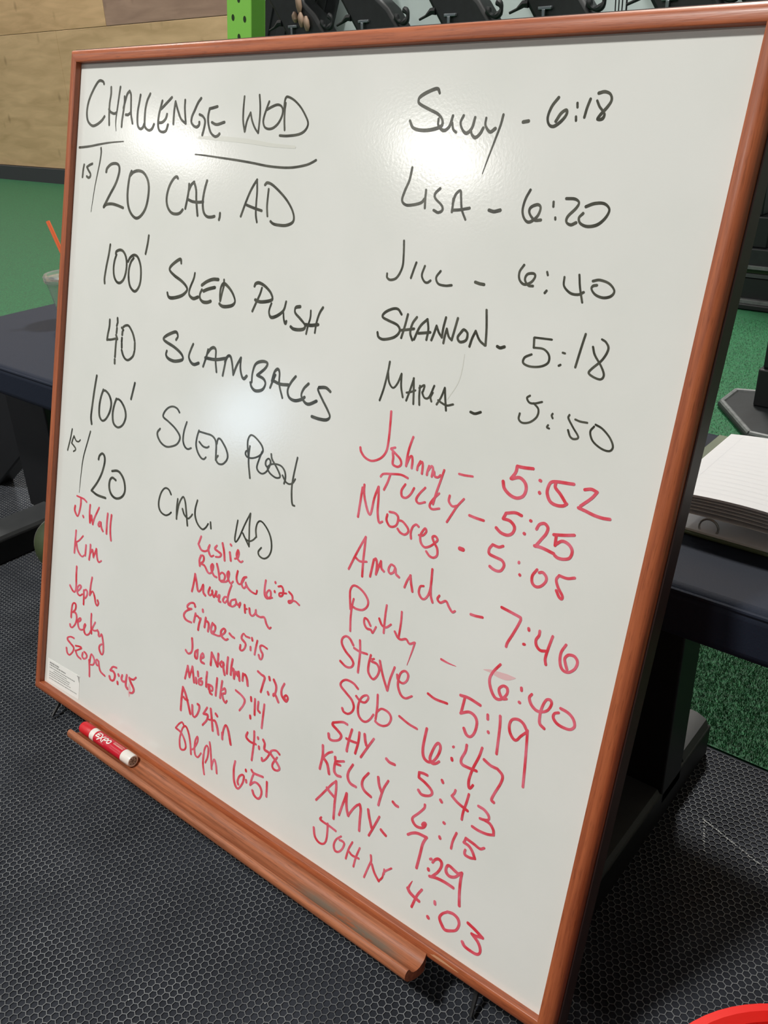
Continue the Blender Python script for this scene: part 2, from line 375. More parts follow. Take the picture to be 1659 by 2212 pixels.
for sgn in (0,):
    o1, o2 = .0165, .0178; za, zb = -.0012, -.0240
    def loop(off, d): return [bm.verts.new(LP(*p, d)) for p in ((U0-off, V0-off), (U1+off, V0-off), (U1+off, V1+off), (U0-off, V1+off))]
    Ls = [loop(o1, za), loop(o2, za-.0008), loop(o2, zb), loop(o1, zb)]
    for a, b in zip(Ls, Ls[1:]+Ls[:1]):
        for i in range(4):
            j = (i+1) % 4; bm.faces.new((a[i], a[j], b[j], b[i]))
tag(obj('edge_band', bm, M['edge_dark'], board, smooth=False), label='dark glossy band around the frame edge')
# pen tray with its cove profile
TP = [(.8835, .0092), (.8885, .0105), (.8925, .0135), (.8950, .0180), (.8956, .0235), (.8945, .0290), (.8915, .0335), (.8880, .0365), (.8852, .0395), (.8852, .0425), (.8880, .0448), (.8920, .0452),
      (.8965, .0432), (.9010, .0380), (.9045, .0300), (.9068, .0210), (.9072, .0130), (.9060, .0070), (.8930, .0070), (.8835, .0085)]
bm = bmesh.new(); A = [bm.verts.new(LP(.1355, v, d)) for v, d in TP]; B = [bm.verts.new(LP(.7455, v, d)) for v, d in TP]
bm.faces.new(A); bm.faces.new(B[::-1])
for i in range(len(A)):
    j = (i+1) % len(A); bm.faces.new((A[i], B[i], B[j], A[j]))
tray = tag(obj('pen_tray', bm, M['tray'], board), label='oak pen tray with grey marker dust in its trough')
# bare chip on the lower rail
bm = bmesh.new(); pts = []
for k in range(14):
    a = 2*math.pi*k/14; rr = 1+.25*math.sin(3*a+1)
    pts.append(bm.verts.new(LP(.766+.017*rr*math.cos(a), .8800+.0014*rr*math.sin(a), .00915)))
bm.faces.new(pts); tag(obj('bare_chip', bm, M['chip'], board, smooth=False), label='pale chip of bare wood on the lower rail')
# stand: feet and rear struts in black steel
Bi = board.matrix_world.inverted()
def bl(*p): return Bi @ Vector(p)
for tx, bx_ in ((-1.122, -1.1137), (-.330, -.322)):
    bm = bmesh.new(); tube(bm, [bl(tx, .545, .09), bl(tx, .532, .05), bl(tx, .517, .022), bl(bx_, .490, .0045)], [.005, .005, .004, .002], 8)
    obj('foot', bm, M['black'], board)
for x in (-.95, -.60):
    bm = bmesh.new(); tube(bm, [bl(x, .672, .62), bl(x, .684, .3), bl(x, .690, .003)], .009, 10); obj('rear_strut', bm, M['black'], board)
# maker's sticker in the lower left corner
st = [(.0068, .8350), (.0905, .8322), (.0925, .8690), (.0072, .8722)]
bm = bmesh.new(); lo = [bm.verts.new(LP(u, v, .0001)) for u, v in st]; hi = [bm.verts.new(LP(u, v, .00035)) for u, v in st]
bm.faces.new(hi); bm.faces.new(lo[::-1])
for i in range(4): bm.faces.new((hi[i], lo[i], lo[(i+1) % 4], hi[(i+1) % 4]))
sk = tag(obj('sticker', bm, M['sticker'], board, smooth=False), label='white care sticker with small grey print')
bm = bmesh.new()
def st_at(a, b):   # a along, b down in 0..1
    p = Vector(st[0]).lerp(Vector(st[1]), a); q = Vector(st[3]).lerp(Vector(st[2]), a); return p.lerp(q, b)
for li, (b0, b1, a1, hh) in enumerate(((.10, .165, .36, .04), (.20, .255, .58, .035), (.32, .36, .86, .03), (.42, .455, .62, .025), (.51, .545, .72, .025), (.60, .635, .70, .025), (.69, .725, .74, .025), (.80, .835, .93, .025))):
    a = .07 if li != 3 else .2
    while a < a1:
        wl = random.uniform(.012, .05); ps = [st_at(a, b0), st_at(min(a+wl, a1), b0), st_at(min(a+wl, a1), b1), st_at(a, b1)]
        bm.faces.new([bm.verts.new(LP(p.x, p.y, .00045)) for p in ps]); a += wl+.010
c0 = [st_at(.90, .02), st_at(1.0, .02), st_at(1.0, .30)]
for k in range(5):
    t0, t1 = k/5, k/5+.13
    ps = [c0[0].lerp(c0[1], t0), c0[0].lerp(c0[1], t1), c0[0].lerp(c0[2], t1), c0[0].lerp(c0[2], t0)]
    ps = [st_at(.90+.1*t0, .02), st_at(.90+.1*t1, .02), st_at(.94+.06*t1, .02+.3*(t1)), st_at(.94+.06*t0, .02+.3*t0)]
    bm.faces.new([bm.verts.new(LP(p.x, p.y, .00045)) for p in ps])
obj('small_print', bm, M['print_grey'], sk, smooth=False)

# ---- handwriting: strokes in tenths of a millimetre on the board (u, v, width)
INK = """wk:534,195,32 510,167,32 436,153,34 372,189,36 289,285,37 223,388,37 193,501,36 204,596,35 246,657,33 338,699,34 439,680,35 536,632,36 589,585,36|692,237,34 699,318,34 682,428,34 686,557,34 702,683,34|888,237,34 873,338,32 857,466,28 840,594,22 843,686,15 860,758,8|674,497,32 717,531,32 793,550,33 841,539,34|988,350,32 996,412,33 985,521,34 970,630,34 968,704,33|981,484,34 1010,398,34 1040,322,35 1084,287,35|1087,287,30 1118,332,31 1133,449,32 1147,557,32 1191,664,31|1039,562,33 1087,562,34 1140,537,34|1313,334,33 1298,423,33 1280,521,32 1286,629,32 1311,701,30 1362,727,32 1406,709,34 1424,673,33|1505,323,33 1457,397,33 1431,495,32 1431,610,31 1442,691,30 1486,728,30 1541,742,32 1592,721,34 1623,671,33|1751,404,32 1731,469,32 1706,557,32 1700,644,31 1711,706,29 1747,746,30 1808,758,32 1865,740,33 1893,674,32|1927,368,33 1836,431,33 1742,495,33|1861,555,32 1839,609,33 1778,648,33 1716,653,32|2002,414,30 1992,496,30 1991,591,30 1994,665,30|2002,417,28 2059,513,28 2130,608,28 2223,659,29|2178,399,29 2185,496,28 2224,657,28|2464,382,31 2416,430,31 2366,514,31 2327,582,30 2325,641,27 2367,679,28 2421,696,31 2466,674,31 2468,640,29|2460,558,29 2520,577,28 2566,623,27 2563,699,29 2540,782,30|2761,472,30 2696,485,30 2630,495,30|2630,495,29 2615,573,28 2630,656,27 2682,748,27 2756,793,29 2809,788,31 2839,764,31|2691,643,29 2777,665,30 2905,639,30
wk:3197,371,26 3198,459,26 3204,555,26 3217,636,25 3256,737,25|3258,734,27 3276,628,27 3322,539,28|3322,539,24 3363,627,24 3418,699,24 3476,748,24|3436,357,24 3462,460,24 3475,555,25 3478,651,25 3477,746,25|3599,426,27 3569,500,26 3541,587,26 3541,642,24 3576,690,24 3645,705,26 3715,688,27 3778,641,27 3819,570,26 3820,508,23 3785,469,23 3724,459,26 3644,481,27 3577,508,27|3854,443,24 3852,524,24 3862,617,24 3882,714,23|3842,516,24 3836,439,24 3847,391,27 3880,381,24 3972,413,23 4075,478,22 4156,555,22 4214,631,22 4210,684,25 4164,730,27 4078,758,26 3930,772,26 3818,770,26
dk:69,972,30 298,953,28 553,919,25 770,896,20 1031,879,14|2445,998,16 2640,1006,19 2912,1024,22 3177,1041,25 3434,1062,25 3685,1087,25 3926,1095,25 4099,1085,25 4266,1056,25 4351,1026,25 4397,1004,25
tk:204,1185,35 190,1249,35 183,1340,35|389,1167,33 325,1186,33 271,1212,33|271,1212,32 315,1255,32 358,1292,32 359,1326,34 322,1344,32 280,1329,32
dk:559,969,32 569,1026,31 554,1141,26 513,1305,21 473,1481,15 428,1772,8
tk:709,1255,41 724,1211,40 802,1161,38 901,1147,36 970,1170,36 990,1230,40 968,1316,40 917,1412,40 816,1541,40 706,1692,41|706,1694,39 762,1658,38 879,1645,37 998,1656,37 1125,1679,36|1246,1230,39 1216,1287,39 1198,1400,39 1199,1531,39 1231,1652,38 1304,1741,36 1406,1787,36 1498,1757,38 1581,1668,38 1619,1546,38 1621,1408,37 1579,1309,35 1492,1238,35 1387,1218,36 1287,1238,37 1228,1279,38
wk:2169,1278,33 2144,1259,35 2089,1284,36 2026,1362,37 1992,1454,36 1989,1544,35 2026,1623,34 2100,1677,34 2190,1687,35 2261,1670,36 2307,1631,36|2385,1333,34 2388,1399,34 2375,1505,35 2354,1612,35|2386,1416,36 2422,1344,36 2473,1305,35|2473,1305,32 2521,1392,33 2539,1496,33 2566,1600,33 2589,1679,33|2394,1508,33 2470,1526,34 2570,1529,34 2666,1520,34|2702,1282,34 2675,1376,34 2660,1489,33 2672,1584,33 2709,1652,32 2769,1681,33 2838,1680,34 2890,1668,34|2981,1628,32 2982,1669,33 2974,1700,33
wk:3540,1236,31 3488,1304,31 3447,1372,30 3400,1474,30 3336,1639,30|3540,1238,26 3560,1358,27 3566,1490,27 3579,1605,27 3608,1684,26|3412,1511,31 3536,1537,31 3664,1558,31|3739,1325,27 3739,1414,27 3743,1512,26 3765,1609,26|3675,1283,32 3707,1260,32 3789,1278,29 3921,1348,28 4042,1430,27 4134,1521,25 4174,1599,25 4156,1652,31 4062,1687,32 3943,1691,31 3869,1683,30 3823,1661,29
tk:908,2155,37 890,2283,37 856,2434,37 833,2586,37 843,2653,37|1057,2267,36 1025,2349,36 1016,2448,36 1041,2544,36 1100,2605,35 1171,2614,35 1242,2567,36 1281,2480,36 1290,2372,35 1262,2278,35 1201,2216,34 1129,2201,35 1052,2227,36 1043,2259,36|1425,2277,35 1373,2335,35 1344,2435,35 1356,2550,35 1404,2642,35 1495,2685,35 1566,2638,35 1602,2543,34 1594,2409,34 1559,2317,34 1499,2251,34 1425,2239,34 1356,2274,35 1314,2329,35|1698,1979,34 1689,2069,34 1662,2201,34
wk:2371,2251,29 2350,2205,40 2269,2240,40 2175,2309,37 2169,2356,33 2263,2407,38 2404,2456,38 2502,2510,34 2521,2558,33 2442,2623,40 2315,2666,42 2220,2680,42 2177,2663,35 2156,2624,30|2640,2340,29 2628,2405,31 2579,2511,31 2564,2576,28 2587,2615,35 2655,2637,41 2737,2609,40|2794,2517,33 2766,2571,29 2778,2624,31 2832,2654,39 2909,2651,40 2968,2631,40|2786,2464,39 2866,2415,39 2971,2377,40 3066,2369,40|2827,2529,40 2906,2496,40 3019,2465,40|3166,2360,26 3170,2391,26|3133,2608,26 3119,2520,26 3131,2439,31 3177,2403,39 3266,2442,34 3342,2503,30 3388,2577,25 3359,2625,37 3286,2651,39 3206,2663,40 3158,2657,37 3128,2640,35|3176,2421,28 3155,2507,28 3137,2607,28
wk:3806,2381,27 3786,2452,29 3739,2552,30 3692,2654,30|3683,2378,30 3700,2346,37 3754,2332,37 3846,2355,34 3941,2408,31 3986,2458,28|3987,2460,25 3983,2492,36 3910,2518,38 3800,2536,38 3720,2524,37|3983,2532,27 3961,2601,25 3966,2647,25 3999,2681,36 4059,2669,37 4137,2625,35 4188,2572,29 4207,2484,26|4184,2606,23 4204,2680,24 4234,2719,35 4245,2691,28|4425,2511,37 4371,2524,36 4354,2551,23 4370,2591,28 4449,2638,31 4529,2694,25 4519,2737,35 4446,2757,37 4364,2759,36 4321,2741,34|4590,2533,22 4595,2611,23 4575,2696,24 4563,2785,24|4759,2479,29 4720,2545,27 4693,2647,24 4687,2756,23|4537,2689,37 4620,2686,37 4719,2664,36
tk:1015,3110,37 1016,3199,37 994,3304,37 985,3377,37|985,3375,30 1074,3362,30 1174,3334,30|1181,3067,36 1192,3124,36|1186,3135,35 1177,3166,35|1184,3196,36 1181,3257,36|1176,3288,36 1208,3334,36|1188,3355,36 1185,3428,36 1186,3571,37|1185,3607,37 1190,3658,37|1286,3176,33 1326,3201,33|1315,3165,31 1360,3139,30 1426,3130,31 1489,3173,33 1543,3234,34 1580,3304,35|1587,3328,35 1594,3411,35|1593,3434,34 1566,3506,32 1482,3566,30 1415,3565,32 1359,3523,35 1321,3463,36|1309,3223,36 1307,3264,36|1308,3307,36 1307,3354,36|1311,3374,36 1318,3428,36
wk:2403,3167,35 2431,3122,30 2394,3075,39 2310,3098,40 2207,3148,39 2158,3192,31 2218,3222,39 2377,3260,39 2514,3315,37 2565,3368,30 2531,3401,40 2401,3432,41 2285,3418,40 2235,3379,32 2244,3329,32|2731,3172,33 2696,3245,32 2671,3331,30 2717,3392,36 2783,3411,40 2862,3381,39|3009,3194,30 2991,3280,31 2949,3408,31|3005,3237,35 3057,3176,37 3114,3157,38 3149,3188,28 3161,3306,28 3197,3433,28|2974,3299,39 3155,3291,39 3331,3249,39|3341,3237,28 3326,3345,29 3310,3456,29|3326,3292,32 3362,3221,35 3410,3213,33 3450,3285,28 3490,3416,27|3489,3412,30 3533,3297,31 3590,3200,32|3590,3200,27 3597,3313,27 3632,3398,29 3675,3429,38 3716,3390,35
wk:3810,3447,26 3806,3342,27 3840,3234,33 3934,3186,37 4025,3188,30 4005,3251,33 3887,3351,35|3897,3354,36 3992,3374,34 4033,3424,26 3994,3499,35 3889,3531,38 3818,3501,32 3788,3451,28|4175,3298,29 4139,3386,29 4115,3454,28|4129,3375,27 4156,3269,30 4202,3229,37 4236,3268,25 4251,3391,25 4324,3531,26|4145,3366,36 4265,3386,37 4394,3372,37|4488,3262,31 4431,3334,30 4391,3428,25 4425,3504,31 4516,3525,37 4614,3493,36 4656,3460,34|4691,3306,32 4630,3372,29 4606,3451,24 4668,3514,32 4737,3522,36 4837,3469,35|5017,3332,32 4947,3303,35 4851,3318,36|4844,3321,23 4844,3352,25 4923,3440,27 5013,3532,27 5057,3596,23 5015,3639,35 4910,3651,36 4801,3646,36
tk:812,3890,39 781,4086,40 756,4305,40 744,4469,41 769,4562,42|983,4051,37 942,4152,38 920,4273,40 933,4410,41 1001,4469,31 1083,4433,31 1158,4322,36 1181,4202,40 1131,4106,37 1040,4056,32 976,4063,29|1286,4117,36 1249,4209,37 1229,4329,39 1261,4449,38 1362,4489,29 1466,4433,31 1517,4323,37 1491,4225,38 1413,4146,35 1340,4114,30 1281,4125,28|1656,3840,36 1631,3941,36 1601,4059,36
tk:317,4733,28 289,4873,28 237,5054,28|371,4822,26 347,4872,27 325,4933,27|325,4933,26 417,4980,28 426,5011,25 380,5042,22|371,4822,28 430,4876,25 491,4876,21 529,4843,22
dk:755,4674,28 710,4815,26 628,5077,22 600,5330,16 587,5594,8
tk:987,5015,38 1003,4962,35 1061,4917,33 1118,4947,41 1129,5036,39 1084,5189,37 994,5344,35 872,5492,35|878,5491,37 1014,5519,36 1210,5512,35|1310,5105,33 1426,5074,34 1516,5100,38 1596,5182,40 1625,5304,37 1572,5399,33 1456,5454,33 1348,5436,39 1280,5360,41 1275,5252,37 1327,5193,33 1408,5208,35
wk:2595,4041,28 2544,4002,27 2459,3992,24 2371,4026,25 2303,4094,28 2289,4157,30 2395,4195,27 2526,4247,28 2627,4314,30 2647,4369,29 2600,4444,25 2499,4496,24 2394,4520,26 2288,4493,29 2217,4433,32 2201,4376,30 2248,4320,27|2750,4131,28 2715,4246,29 2710,4365,30 2750,4435,29 2813,4459,25 2876,4432,24|2990,4187,28 2966,4270,28 2961,4368,30 3000,4447,29 3067,4505,27 3126,4515,24 3162,4483,24|2992,4197,24 3107,4196,24 3221,4197,25 3290,4228,27 3323,4288,28 3334,4381,28 3342,4475,28|3015,4322,27 3089,4361,26 3161,4362,24 3197,4340,24|3332,4276,27 3344,4216,25 3384,4206,25 3439,4243,27 3504,4304,28 3542,4371,28 3534,4430,25 3477,4491,23 3410,4508,24 3362,4489,28 3348,4454,27 3375,4414,25
wk:3899,4180,26 3896,4271,26 3911,4388,27 3958,4547,27|3898,4321,27 3867,4213,27 3855,4123,26 3882,4057,22 3932,4047,22 4015,4079,23 4095,4134,25 4118,4193,25 4070,4254,21 3974,4304,20 3884,4315,22 3842,4288,26 3842,4260,25 3856,4243,22|4106,4200,24 4074,4294,24 4051,4392,26 4087,4438,24 4154,4448,20 4217,4403,22 4255,4325,24 4259,4274,26 4224,4252,20 4188,4286,23 4188,4331,26 4215,4353,24|4258,4192,25 4280,4246,25 4361,4318,24 4430,4392,25 4429,4426,21 4369,4441,21 4283,4418,23 4232,4380,25 4229,4345,22 4283,4304,20 4368,4285,20 4444,4293,22 4501,4338,25 4522,4405,25 4512,4475,24|4473,4390,24 4532,4448,23 4593,4461,20 4646,4433,20 4674,4384,22|4668,4138,23 4655,4239,23 4641,4367,24 4637,4485,24 4655,4606,25 4679,4677,25 4713,4684,22
wk:2579,5105,30 2525,5055,27 2450,5054,23 2384,5127,27 2351,5239,30 2361,5331,32 2417,5388,28 2506,5402,24 2573,5372,23 2612,5335,24|2717,5130,29 2714,5246,30 2728,5388,30|2726,5355,29 2744,5207,28 2784,5110,25 2824,5076,26 2866,5134,30 2903,5255,30 2947,5416,30|2824,5231,30 2871,5295,29 2944,5324,23 2994,5286,23 3020,5249,24|3090,5049,27 3065,5161,28 3076,5258,30 3136,5342,28 3228,5384,24 3288,5347,23 3327,5287,24|3366,5256,28 3385,5330,28
wk:3838,5101,25 3827,5216,25 3821,5334,26 3844,5368,20 3894,5293,23 3961,5120,23 4035,4960,22|4037,4960,25 4040,5097,25 4056,5227,25 4073,5356,25|3947,5231,26 4009,5293,25 4072,5355,25|3947,5231,25 4000,5281,24 4069,5292,20 4130,5258,20 4177,5203,20|4175,5209,25 4154,5122,25 4167,5042,22 4210,5004,20 4275,5021,23 4364,5090,24 4420,5177,25 4441,5284,23 4411,5374,21 4342,5426,20 4264,5418,24 4236,5374,24 4277,5311,21
wr:3224,5481,32 3188,5589,33|3188,5589,36 3250,5648,31 3326,5643,24 3376,5605,28 3395,5544,32|3395,5544,32 3377,5595,36 3402,5648,36 3440,5675,27 3484,5651,24|3525,5510,28 3494,5558,36 3554,5576,30 3614,5595,36 3592,5635,24 3523,5656,24|3620,5454,36 3658,5540,36 3686,5651,35|3762,5526,35 3794,5620,35|3760,5425,31 3775,5434,31|3859,5577,24 3907,5548,27 3918,5491,34 3896,5453,24 3882,5521,34 3917,5569,32 3967,5586,25 3998,5564,24
wr:3255,5722,33 3236,5789,36 3253,5855,37|3246,5756,30 3269,5716,24 3307,5721,37 3312,5776,31 3263,5822,26|3263,5824,28 3338,5829,32 3406,5889,34 3450,5895,24 3488,5853,30 3499,5788,35 3481,5762,24 3458,5801,35 3481,5855,36 3531,5900,32 3579,5904,28|3560,5739,36 3600,5817,36 3634,5917,36|3631,5847,25 3668,5815,25 3721,5838,36 3710,5902,27 3657,5929,35 3727,5917,24 3777,5880,29 3792,5795,34 3776,5763,24 3759,5806,35 3789,5866,35 3837,5901,26 3873,5864,25|3934,5712,32 3924,5793,34 3946,5845,34 3990,5861,24 4037,5815,26 4062,5758,26 4093,5738,23|4092,5734,23 4043,5764,27 4021,5840,34 4062,5886,26 4103,5843,30 4082,5800,30 4117,5848,33 4190,5883,28 4278,5888,23 4291,5844,29
tr:4414,5675,31 4411,5770,32 4424,5853,33 4468,5882,24 4520,5840,27 4510,5781,33 4477,5777,23 4447,5835,32 4492,5869,26 4550,5844,23|4568,5646,32 4572,5652,32|4574,5756,33 4578,5763,33|4621,5681,23 4676,5663,28 4709,5709,32 4700,5769,25 4658,5784,29 4659,5750,23 4761,5720,23|4799,5689,29 4854,5717,31 4865,5780,27 4821,5818,23 4811,5794,22 4906,5766,24 4977,5787,27
wr:3184,5991,36 3177,6097,35 3155,6229,35|3184,5993,38 3224,6081,38 3254,6165,38 3281,6192,26 3320,6153,29 3353,6075,31 3367,6169,38 3409,6201,36|3480,6071,32 3459,6143,36 3493,6173,25 3536,6122,31 3518,6098,37 3565,6169,30 3592,6113,31 3601,6075,37 3602,6130,37 3627,6148,24 3664,6110,36 3661,6182,37 3695,6189,29|3854,5920,31 3826,6015,32 3813,6110,34 3837,6172,36|3810,6091,25 3756,6104,25 3735,6157,36 3774,6174,24 3810,6131,27 3837,6172,33 3880,6178,28|3953,6067,24 3883,6106,26 3870,6161,36 3908,6178,24 3963,6129,29 3955,6076,26 3998,6127,27 4039,6083,32 4028,6142,31|4115,6086,34 4136,6174,34|4129,6131,24 4161,6120,24|4201,6101,34 4221,6159,34 4264,6173,24 4304,6129,28 4309,6078,27 4325,6132,33 4393,6142,25 4462,6123,30 4506,6186,33 4558,6226,28 4587,6205,23
wr:3245,6406,40 3218,6374,32 3152,6391,26 3099,6446,34 3119,6477,32 3185,6459,27|3185,6461,26 3094,6517,27 3049,6581,36 3071,6626,40 3128,6643,31 3204,6638,29|3266,6496,36 3249,6614,36|3257,6539,26 3299,6514,29 3363,6538,35|3371,6525,35 3351,6611,36 3344,6687,37|3392,6402,40 3398,6421,40|3463,6484,37 3456,6610,37|3464,6518,32 3518,6530,38 3532,6577,38 3527,6641,36|3595,6507,34 3577,6581,37 3592,6633,39|3596,6512,34 3650,6534,39 3645,6598,30 3592,6633,38 3651,6637,29 3737,6627,25 3814,6567,27 3835,6518,37 3804,6504,25 3762,6555,33 3778,6611,38 3853,6635,29 3898,6608,25|3915,6530,34 3960,6549,32 4003,6554,30
tr:4263,6457,26 4196,6461,28 4152,6443,24 4128,6512,36 4204,6554,35 4200,6617,28 4159,6663,24 4124,6656,36 4123,6605,33|4302,6447,35 4313,6471,35|4296,6565,34 4301,6600,34|4396,6447,31 4384,6537,31 4377,6630,31|4568,6482,28 4487,6473,25 4452,6501,30 4472,6543,34 4508,6579,34 4501,6637,26 4470,6649,31 4446,6613,35
wr:3249,6845,40 3272,6949,39 3261,7028,31 3205,7069,29 3152,7043,38|3383,6949,27 3333,7000,34 3343,7066,41 3381,7063,33 3375,6974,39|3467,7034,27 3499,7000,36 3478,6961,28 3448,7010,36 3459,7080,40 3520,7085,32
wr:3639,6893,39 3642,7056,39|3639,6895,41 3700,6954,41 3762,7025,41|3759,6863,39 3769,7022,39|3835,6933,30 3808,6975,38 3839,7005,30 3876,6969,34 3857,6935,37 3876,7011,40 3908,7082,41|3935,6842,37 3937,6945,38 3946,7051,38|4019,6835,36 4011,6937,37 4016,7039,38|4021,6984,27 4052,6952,40 4079,7065,39|4078,7055,33 4103,6962,26 4132,7013,26 4142,6947,39 4176,7052,39|4225,6944,36 4228,7031,37|4223,6976,27 4259,6941,32 4301,6986,39 4324,7059,38
tr:4466,6817,33 4527,6833,33 4587,6849,37 4572,6946,33 4553,7051,33|4660,6814,37 4674,6844,37|4668,7007,38 4682,7027,38|4739,6817,37 4788,6877,37 4791,6956,32 4762,7019,26 4760,6989,25 4797,6994,36 4853,7056,37|4912,6796,29 4882,6879,32 4894,6953,37 4967,7002,29 4994,6951,33 4966,6923,28 4939,6954,32 4958,6991,36
wr:3222,7238,35 3206,7343,35 3192,7425,35|3222,7240,40 3273,7371,40|3273,7371,34 3311,7214,33|3311,7214,39 3341,7310,39 3370,7407,39|3422,7240,38 3435,7294,38|3398,7336,39 3415,7400,39|3506,7293,25 3452,7341,31 3467,7389,37 3519,7379,26 3520,7335,37 3477,7353,25|3593,7177,36 3593,7273,36 3603,7371,37|3604,7344,25 3653,7324,28 3713,7331,38 3721,7382,25 3655,7387,37 3654,7334,39 3682,7419,39 3721,7430,33|3786,7184,35 3789,7300,35 3792,7416,35|3881,7183,34 3876,7296,34 3875,7413,35|3898,7297,25 3943,7258,32 3959,7314,30 3913,7344,30 3929,7401,38 3978,7439,29 4001,7402,27
tr:4134,7204,32 4243,7227,34 4305,7268,38 4289,7343,29 4236,7433,28|4404,7185,36 4415,7227,36|4476,7180,35 4487,7289,35 4498,7377,35|4536,7191,34 4541,7286,36 4578,7311,36|4638,7183,33 4639,7274,33 4641,7490,33|4428,7423,37 4435,7451,37
wr:3171,7562,39 3164,7700,40 3172,7886,40|3171,7562,43 3232,7627,43 3305,7751,43 3360,7858,43|3202,7689,38 3244,7705,33 3289,7692,28|3384,7730,41 3404,7841,42 3444,7870,28 3492,7814,31 3520,7725,36 3511,7679,42 3479,7671,36|3664,7641,30 3605,7754,30|3605,7754,28 3685,7735,40 3681,7808,31 3613,7909,29|3732,7631,40 3773,7768,40 3808,7899,40|3716,7787,27 3794,7763,28 3838,7760,39 3885,7826,41 3916,7904,40|3830,7656,38 3862,7674,38|3983,7858,38 3997,7933,38|3993,7886,35 4003,7784,32 4038,7726,32 4091,7788,40 4154,7936,39
tr:4420,7652,32 4405,7720,39 4480,7749,33 4581,7739,30|4529,7590,35 4545,7729,34 4543,7971,34|4601,7639,37 4606,7651,37|4635,7746,36 4642,7771,36|4692,7629,38 4725,7667,36 4730,7738,38 4804,7745,35 4815,7771,29 4769,7855,26 4716,7901,28 4707,7869,36|4980,7688,34 4924,7668,30 4856,7695,25 4837,7740,37 4903,7781,36 4970,7822,37 5010,7865,33 4977,7907,26 4912,7912,36 4890,7860,30 4950,7744,27
wr:3253,8064,36 3222,8044,27 3165,8092,25 3109,8173,26|3110,8176,32 3211,8190,35 3291,8250,37 3341,8341,34 3314,8404,25 3244,8420,36 3214,8342,35 3212,8252,31 3247,8112,27 3305,8069,32 3369,8136,36 3417,8249,35 3455,8401,34|3438,8340,25 3495,8303,25 3554,8175,29 3544,8107,28 3509,8184,29 3510,8296,33 3537,8373,36 3592,8381,25 3642,8301,25|3688,8302,32 3699,8431,33 3741,8557,34|3695,8354,31 3698,8219,29 3733,8148,25 3769,8186,33 3770,8297,29 3739,8390,27|3780,8082,33 3814,8187,33 3868,8422,33|3861,8398,28 3878,8312,27 3902,8273,33 3941,8337,34 3968,8433,33
tr:4269,8120,34 4260,8227,36 4283,8369,39 4330,8444,41 4381,8446,28 4436,8347,30 4449,8254,37 4418,8237,30 4369,8283,29 4350,8358,35 4365,8393,40|4467,8146,38 4472,8159,38|4492,8276,38 4499,8300,38|4564,8102,38 4609,8122,34 4762,8098,32|4607,8129,30 4587,8197,31 4569,8303,32|4569,8303,27 4640,8230,29 4724,8236,38 4772,8298,36 4761,8378,29 4719,8416,32 4654,8400,39 4620,8358,40|4839,8131,35 4851,8226,34 4859,8317,34
wr:537,5656,26 631,5656,26 714,5659,29 778,5683,32|640,5671,40 643,5756,39 621,5870,37 587,5944,25 538,5917,39 505,5868,42 512,5812,39|715,5906,38 730,5919,38|869,5704,39 866,5795,40 876,5882,41 891,5952,41|891,5952,37 915,5847,37|915,5847,41 935,5899,41 959,5957,41|959,5957,35 994,5850,33 1081,5686,32|1151,5879,25 1111,5882,26 1090,5929,39 1113,5951,23 1153,5903,34 1135,5892,40 1174,5962,39 1204,5990,37|1288,5716,37 1284,5842,38 1290,6002,38|1374,5712,37 1367,5859,38 1379,5976,39 1403,6066,39
wr:574,6167,40 570,6294,41 566,6499,41|751,6195,28 667,6283,27 589,6335,25|596,6337,43 635,6427,42 704,6487,36 766,6499,25 807,6468,26|837,6310,40 833,6460,40|942,6272,40 945,6376,39 933,6492,39|956,6389,31 996,6327,34 1031,6424,41|1031,6424,34 1086,6291,33|1086,6291,41 1116,6406,41 1160,6459,29 1223,6423,24
wr:647,6692,41 651,6823,42 666,6990,41 643,7076,29 586,7078,37 513,7024,41|691,7060,27 756,7004,29 785,6951,43 742,6944,26 699,7005,37 707,7072,43 766,7095,27 831,7052,26|859,6987,41 870,7086,41 875,7192,41|866,6984,25 918,6958,32 948,7000,41 924,7068,31 879,7104,27|1037,6733,37 1017,6857,38 1007,7005,39|1013,7003,30 1067,6930,27 1121,6984,42 1159,7073,42 1199,7103,26 1225,7059,38 1203,7024,41
wr:592,7493,42 592,7391,41 603,7299,36 641,7253,26 689,7266,44 686,7336,35 629,7404,30|663,7384,38 716,7409,44 731,7482,40 699,7573,32 634,7641,26 590,7639,39 580,7616,45|742,7514,26 810,7481,27 833,7437,43 798,7439,26 770,7486,38 778,7553,44 823,7599,35 892,7584,26 931,7551,31 957,7480,42 926,7509,36 930,7568,43 952,7613,41 1002,7625,27 1060,7586,28 1095,7525,31|1082,7273,40 1087,7398,41 1113,7558,41|1186,7364,32 1147,7437,32 1119,7491,32|1119,7491,32 1174,7496,27 1253,7463,25|1253,7463,41 1283,7491,42 1288,7532,41 1321,7528,25 1357,7489,39 1400,7585,41 1424,7705,39 1411,7768,29 1371,7775,38 1327,7724,42 1328,7672,32 1374,7629,26
wr:701,7789,30 629,7794,28 566,7819,26 537,7864,43 626,7902,38 705,7935,43 695,8001,31 617,8087,26 554,8073,42 528,8011,43|748,7890,27 853,7865,29 900,7869,36 844,7913,26 757,7968,26|758,7968,42 814,8027,38 901,8042,34|939,7934,36 931,7986,42 969,8011,30 1025,7981,27 1043,7938,41 1007,7908,37 971,7904,32|1104,7985,40 1127,8100,40 1141,8222,39|1123,8004,36 1133,7912,34 1156,7870,28 1208,7901,40 1235,7951,37 1208,8013,26 1148,8037,26|1266,7922,25 1298,7901,32 1335,7930,40 1328,7981,26 1286,7975,39 1268,7939,41|1333,7913,40 1360,7998,40 1404,8050,37 1502,8071,33
